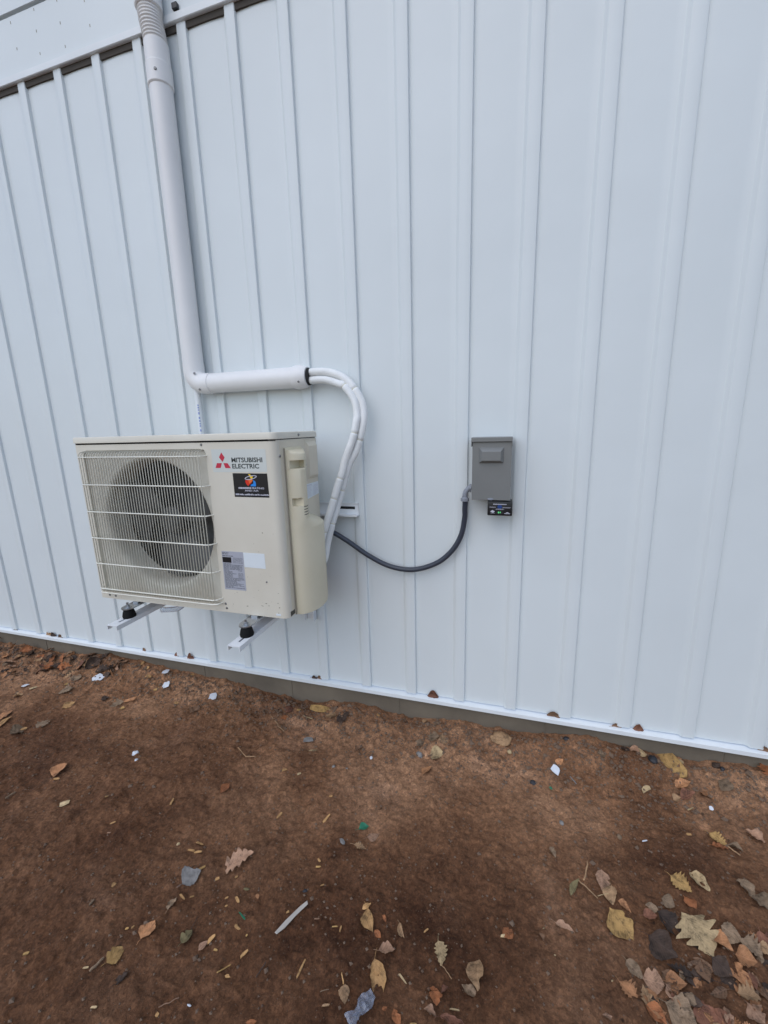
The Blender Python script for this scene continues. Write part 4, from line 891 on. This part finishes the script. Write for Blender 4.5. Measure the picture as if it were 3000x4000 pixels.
# ================================================================= LITTER
LC=dict(tan=(.33,.235,.15),ora=(.36,.20,.11),rust=(.28,.12,.055),pink=(.30,.205,.155),gry=(.20,.158,.118),pal=(.44,.37,.24),yel=(.39,.275,.12),och=(.40,.265,.13),brn=(.17,.11,.075),drk=(.055,.040,.034),olv=(.15,.14,.08),grn=(.02,.17,.09),wht=(.68,.70,.74),blu=(.20,.22,.25),red=(.17,.085,.06),cre=(.52,.45,.30),blk=(.025,.025,.03),trn=(.36,.38,.40))
LC={k:(v if k in('wht','grn','blk') else (v[0]*1.18,v[1]*1.0,v[2]*.82)) for k,v in LC.items()}
LM={}
def leafmat(k,c):
    m=bpy.data.materials.new('leaf_'+k); m.use_nodes=True; n=m.node_tree; b=n.nodes['Principled BSDF']; b.inputs['Roughness'].default_value=.7; b.inputs['Specular IOR Level'].default_value=.3
    N_=n.nodes.new; LK=n.links.new
    tc=N_('ShaderNodeTexCoord'); oi=N_('ShaderNodeObjectInfo'); ad=N_('ShaderNodeVectorMath'); ad.operation='ADD'; LK(tc.outputs['Object'],ad.inputs[0]); LK(oi.outputs['Location'],ad.inputs[1])
    z=N_('ShaderNodeTexNoise'); z.inputs['Scale'].default_value=45; z.inputs['Detail'].default_value=6; z.inputs['Roughness'].default_value=.7; LK(ad.outputs[0],z.inputs['Vector'])
    r=N_('ShaderNodeValToRGB'); e=r.color_ramp.elements; e[0].position=.36; e[0].color=(*[v*.38 for v in c],1); e[1].position=.66; e[1].color=(*[min(1,v*1.25) for v in c],1)
    q=e.new(.48); q.color=(*[v*.85 for v in c],1); LK(z.outputs[0],r.inputs[0])
    sx=N_('ShaderNodeSeparateXYZ'); LK(tc.outputs['Object'],sx.inputs[0]); ab=N_('ShaderNodeMath'); ab.operation='ABSOLUTE'; LK(sx.outputs[1],ab.inputs[0])
    u=N_('ShaderNodeMath'); u.operation='SUBTRACT'; LK(sx.outputs[0],u.inputs[0]); LK(ab.outputs[0],u.inputs[1])
    sn=N_('ShaderNodeMath'); sn.operation='MULTIPLY'; sn.inputs[1].default_value=900; LK(u.outputs[0],sn.inputs[0]); s2=N_('ShaderNodeMath'); s2.operation='SINE'; LK(sn.outputs[0],s2.inputs[0])
    gt=N_('ShaderNodeMath'); gt.operation='GREATER_THAN'; gt.inputs[1].default_value=.93; LK(s2.outputs[0],gt.inputs[0])
    lt=N_('ShaderNodeMath'); lt.operation='LESS_THAN'; lt.inputs[1].default_value=.0007; LK(ab.outputs[0],lt.inputs[0])
    mx=N_('ShaderNodeMath'); mx.operation='MAXIMUM'; LK(gt.outputs[0],mx.inputs[0]); LK(lt.outputs[0],mx.inputs[1])
    ml=N_('ShaderNodeMath'); ml.operation='MULTIPLY'; ml.inputs[1].default_value=.3; LK(mx.outputs[0],ml.inputs[0])
    mi=N_('ShaderNodeMix'); mi.data_type='RGBA'; LK(ml.outputs[0],mi.inputs[0]); LK(r.outputs[0],mi.inputs[6]); mi.inputs[7].default_value=(*[min(1,v*1.5+.03) for v in c],1)
    hv=N_('ShaderNodeHueSaturation'); LK(mi.outputs[2],hv.inputs['Color'])
    mr=N_('ShaderNodeMapRange'); mr.inputs[3].default_value=.7; mr.inputs[4].default_value=1.2; LK(oi.outputs['Random'],mr.inputs[0]); LK(mr.outputs[0],hv.inputs['Value']); LK(hv.outputs[0],b.inputs['Base Color'])
    bp=N_('ShaderNodeBump'); bp.inputs['Strength'].default_value=.7; bp.inputs['Distance'].default_value=.0015; LK(z.outputs[0],bp.inputs['Height']); LK(bp.outputs[0],b.inputs['Normal'])
    return m
for k,c in LC.items():
    if k in ('wht','grn','trn'): LM[k]=mat('litter_'+k,c,.4,var=.08,vs=40)
    elif k in('blu','blk'): LM[k]=mat('litter_'+k,c,.6,var=.3,vs=60,bump=.5,bs=200)
    else: LM[k]=leafmat(k,c)
CATN=dict(o=('dry_leaf','leaf'),l=('lobed_leaf','leaf'),c=('curled_leaf','leaf'),s=('wood_chip','wood chip'),t=('twig','twig'),w=('scrap','scrap'),p=('pebble','pebble'),k=('stone','stone'))
GRP=dict(o='fallen leaves on the dirt',l='fallen leaves on the dirt',c='fallen leaves on the dirt',s='wood chips on the dirt',t='twigs on the dirt',w='scraps of litter on the dirt',p='pebbles on the dirt',k='stones on the dirt')
def leafmesh(L,Wd,kind,curl,seed):
    rnd=random.Random(seed); n_=22; m_=5; g=[]
    lob=rnd.choice((5,6,7)); ph=rnd.random()*6; bend=rnd.uniform(-.12,.12)*L; asym=rnd.uniform(.85,1.15)
    cx_=rnd.uniform(.25,.9)*curl; tw=rnd.uniform(-.6,.6)*curl; fold=rnd.uniform(-.1,.35); pk=rnd.uniform(.62,1.0); shp=rnd.uniform(.75,1.25)
    tear=rnd.random(); tp=rnd.uniform(.2,.8); wav=rnd.uniform(.3,1)*curl; wf=rnd.uniform(1.5,3.5)
    for i in range(n_+1):
        t=i/n_; w=math.sin(math.pi*t**pk)**shp
        if kind=='l': w*=.50+.55*abs(math.cos(lob*math.pi*t+ph*.2))
        row=[]
        for j in range(m_*2+1):
            s=j/m_-1; e=1+.16*mn.noise(Vector((t*9+seed,3*(1 if s>0 else -1),0)))+.10*mn.noise(Vector((t*24+seed,7*(1 if s>0 else -1),4)))
            if tear>.72 and s>0: e*=1-.45*math.exp(-((t-tp)/.09)**2)
            ww=max(w*e,.03)*Wd/2*(asym if s>0 else 1/asym)
            x=(t-.5)*L+.35*abs(s)**2*Wd*.12; y=s*ww+bend*math.sin(math.pi*t)
            z=Wd*.30*cx_*(s*w)**2+abs(s)*w*Wd*.5*fold+L*.09*curl*math.sin(math.pi*t+ph)+tw*s*w*(t-.5)*Wd*.5
            z+=Wd*.07*wav*abs(s)*math.sin(t*wf*6.28+ph+2*s)+.0012*mn.noise(Vector((x*90+seed,y*90,0)))*(1+2*curl)
            row.append((x,y,z))
        g.append(row)
    mb=MB(); mb.loft(g,cap=False,closed=False)
    if kind!='s' and L>.03 and rnd.random()<.6:
        a=g[0][m_]; mb.tube([(a[0]+.002,a[1],a[2]),(a[0]-.14*L,a[1]+bend*.5,a[2]+.001),(a[0]-.26*L,a[1]+bend,a[2]-.001)],.0005+.004*L*.2,5)
    me=bpy.data.meshes.new('leaf'); bmesh.ops.recalc_face_normals(mb.b,faces=mb.b.faces); mb.b.to_mesh(me); mb.b.free()
    for p in me.polygons:p.use_smooth=True
    return me
def rockmesh(L,Wd,seed,flat=.6):
    b=bmesh.new(); bmesh.ops.create_icosphere(b,subdivisions=3 if L>.02 else 2,radius=.5)
    for v in b.verts:
        d=v.co.normalized(); k=1+.35*mn.noise(d*1.6+Vector((seed*3.1,0,0)))+.10*mn.noise(d*5+Vector((seed,2,0)))
        v.co=Vector((d.x*L/2*k,d.y*Wd/2*k,d.z*min(L,Wd)/2*flat*k))
    me=bpy.data.meshes.new('rock'); b.to_mesh(me); b.free()
    for p in me.polygons:p.use_smooth=True
    return me
def chipmesh(L,Wd,seed,th):
    rnd=random.Random(seed); a=[];n_=6
    top=[(-.5,-.35),(-.42,.42),(-.1,.5),(.3,.46),(.5,.2),(.46,-.4),(.1,-.5),(-.25,-.46)]
    pts=[((u+rnd.uniform(-.06,.06))*L,(v+rnd.uniform(-.12,.12))*Wd) for u,v in top]
    b=MB(); b.loft([[(x,y,0) for x,y in pts],[(x*.97,y*.95,th) for x,y in pts]])
    bmesh.ops.recalc_face_normals(b.b,faces=b.b.faces); me=bpy.data.meshes.new('chip'); b.b.to_mesh(me); b.b.free(); return me
def nrm(x,y,e=.012):
    hx=float(H(x+e,y)-H(x-e,y))/(2*e); hy=float(H(x,y+e)-H(x,y-e))/(2*e); return Vector((-hx,-hy,1)).normalized()
def lay(o,x,y,ang,lift):
    N=nrm(x,y); T=Vector((math.cos(ang),math.sin(ang),0)); T=(T-N*T.dot(N)).normalized(); B=N.cross(T)
    z=float(H(x,y))+lift
    o.matrix_world=Matrix(((T.x,B.x,N.x,x),(T.y,B.y,N.y,y),(T.z,B.z,N.z,z),(0,0,0,1)))
sd_=0
for kd,cl,x,y,L,Wd,ang,lab in LITTER:
    sd_+=1; nm,cat=CATN[kd]
    if kd in 'olc':
        L*=1.12; Wd=max(Wd*1.15,.25*L); me=leafmesh(L,Wd,'l' if kd=='l' else 'o',1.0 if kd=='c' else .38,sd_); lift=.0035+.04*L*(1 if kd=='c' else .6)
    elif kd in 'pk': me=rockmesh(L,max(Wd,.4*L),sd_,.7 if kd=='p' else .35); lift=L*.08
    elif kd=='t':
        P=[]; rnd=random.Random(sd_); n_=7
        for i in range(n_): P.append(((i/(n_-1)-.5)*L,rnd.uniform(-1,1)*L*.025,.003+rnd.uniform(0,.002)))
        r=min(max(Wd*.4,.0008),.0035); mb=MB(); mb.tube(smoothpath(P,3),r,6); bmesh.ops.recalc_face_normals(mb.b,faces=mb.b.faces); me=bpy.data.meshes.new('twig'); mb.b.to_mesh(me); mb.b.free(); lift=.002
        nm='string' if cl=='pink' and L>.05 else nm; cat='string' if nm=='string' else cat
    elif kd=='s': me=chipmesh(L,max(Wd,.0025),sd_,.0015 if L<.05 else .004); lift=.003
    else: me=chipmesh(L,max(Wd,.004),sd_,.0008); lift=.0075
    o=link(nm,me,LM[cl]); lay(o,x,y,ang,lift)
    tag(o,lab,cat,GRP[kd])
# crumpled clear plastic wrap
cw_=MB(); rnd=random.Random(77); g=[]
for i in range(23):
    row=[]
    for j in range(11):
        u=i/22-.5; v=j/10-.5; x=u*.068; y=v*.026*(1+.3*math.sin(u*9)); z=.008+.006*mn.noise(Vector((x*70,y*90,3)))+.006*mn.noise(Vector((x*160,y*190,9)))+.004*abs(math.sin(v*14+u*4))
        row.append((x,y,z))
    g.append(row)
cw_.loft(g,cap=False,closed=False)
bmesh.ops.recalc_face_normals(cw_.b,faces=cw_.b.faces); me=bpy.data.meshes.new('plastic_wrap'); cw_.b.to_mesh(me); cw_.b.free()
for p in me.polygons:p.use_smooth=True
cmat=mat('clear_wrap',(.62,.72,.92),.10,trans=.8)
o=link('plastic_wrap',me,cmat); lay(o,WRAP[0],WRAP[1],WRAP[2],.002); tag(o,'crumpled clear plastic wrap on the dirt at the bottom edge, below centre','plastic wrap')
# extra leaves: heap at far left against the foundation, and scatter in the right corner
rnd=random.Random(21)
heap=[];drift=[]
pal=['tan','ora','brn','drk','rust','gry','drk','brn','pink','red','drk']
for k in range(130):
    if k<120:
        x=-.62+1.05*rnd.random()**1.2; y=-.02-rnd.random()**1.3*(.30-.22*max(0,(x+.55)))
        hh=.035*max(0,1-abs(y)/.26)*max(0,1-(x+.6)/1.0)
    L=rnd.uniform(.03,.085); cl=rnd.choice(pal)
    o=link('dry_leaf',leafmesh(L,L*rnd.uniform(.35,.7),rnd.choice('ol'),rnd.uniform(.4,1.3),500+k),LM[cl])
    lay(o,x,y,rnd.uniform(0,6.28),.004+rnd.random()*hh)
    o.rotation_euler.x+=rnd.uniform(-.5,.5); o.rotation_euler.y+=rnd.uniform(-.4,.4)
    heap.append((o,L,cl))
for k in range(95):
    # second layer in the right-hand corner drift
    x=2.66+.42*rnd.random()**.8; y=-.84+.34*rnd.random()
    if (x-2.66)*.9+.04<(y+.80): y-=.12; x+=.05
    L=rnd.uniform(.018,.05); cl=rnd.choice(['brn','drk','gry','red','drk','brn','tan','ora','pink','brn'])
    o=link('dry_leaf',leafmesh(L,L*rnd.uniform(.4,.8),rnd.choice('ol'),rnd.uniform(.3,1.0),900+k),LM[cl])
    lay(o,x,y,rnd.uniform(0,6.28),.002)
    drift.append((o,L,cl))
from collections import defaultdict
ORD=['leftmost']+[w+' from left' for w in 'second third fourth fifth sixth seventh eighth ninth tenth eleventh twelfth thirteenth fourteenth fifteenth sixteenth seventeenth eighteenth nineteenth twentieth'.split()]
_O=[w for w in 'second third fourth fifth sixth seventh eighth ninth tenth eleventh twelfth thirteenth fourteenth fifteenth'.split()]
CN={'tan':'tan','ora':'orange tan','brn':'brown','drk':'dark brown','rust':'rusty','gry':'grey brown','pink':'pinkish tan','red':'reddish brown'}
def labelset(lst,place,group,cuts,names):
    G=defaultdict(list)
    for o,L,cl in lst: G[(names[sum(L>c for c in cuts)],cl)].append(o)
    for (sz,cl),os_ in G.items():
        os_.sort(key=lambda o:o.matrix_world.translation.x)
        for i,o in enumerate(os_):
            if len(os_)==1: t='the only '+sz+' '+CN[cl]+' leaf '+place
            else: t=(ORD[i] if i<len(os_)-1 or i==0 else 'rightmost')+' of the '+sz+' '+CN[cl]+' leaves '+place
            tag(o,t,'leaf',group)
bpy.context.view_layer.update()
labelset(heap,'in the heap at far left','leaves heaped against the foundation at far left',(.043,.056,.07),('small','medium','large','largest'))
labelset(drift,'in the drift at bottom right','leaves in the drift at bottom right',(.033,.046),('small','medium','large'))
# leaves caught behind the base ledge
ords=['leftmost','second from left','third from left','fourth from left','fifth from left','sixth from left','seventh from left','eighth from left','ninth from left','tenth from left','eleventh from left','twelfth from left','thirteenth from left','rightmost']
for k,(x,z,s) in enumerate(TRIMLEAF):
    s=max(s,.012); me=leafmesh(s*1.6,s*1.5,'o',.35,1300+k)
    o=link('curled_leaf',me,LM[['brn','tan','drk','brn','brn','red','red','drk','brn','red','brn','brn','red','brn'][k]])
    o.matrix_world=Matrix.Translation((x,-.0075,-.005+s*.12))@Matrix.Rotation(random.Random(k).uniform(-.25,.25),4,'Y')@Matrix.Rotation(math.radians(80),4,'X')
    tag(o,ords[k]+' of fourteen dried leaves caught on the white ledge','leaf','leaves caught on the wall ledge')
# loose soil crumbs: nobody could count them
cr_=bmesh.new(); rr=np.random.RandomState(8); NC=22000
base=[Vector(v) for v in ((1,0,0),(-1,0,0),(0,1,0),(0,-1,0),(0,0,1),(0,0,-1))]; fcs=((0,2,4),(2,1,4),(1,3,4),(3,0,4),(2,0,5),(1,2,5),(3,1,5),(0,3,5))
vs=[];fs=[];
for k in range(NC):
    x=rr.uniform(-.8,3.7); y=-rr.rand()**1.5*1.5-.01
    if k%3==0: y=-.02-abs(rr.randn())*.10
    big_=.006*rr.rand()**4 if k%3==0 else 0
    s=big_+.0010+.0038*rr.rand()**3+(.007*rr.rand() if rr.rand()<.02 else 0); z=float(H(x,y))+s*.3; b0=len(vs); 
    for v in base:
        q_=v*s*rr.uniform(.6,1.3); vs.append((x+q_.x,y+q_.y,z+q_.z*.8))
    fs+=[tuple(b0+i for i in f) for f in fcs]
me=bpy.data.meshes.new('soil_crumbs'); me.from_pydata(vs,[],fs); me.update()
tag(link('soil_crumbs',me,mat('crumb_soil',(.105,.062,.040),.9,col2=(.22,.15,.10),vs=25,thr=(.25,.75))),'loose soil crumbs scattered over the brown dirt','soil',None,'stuff')
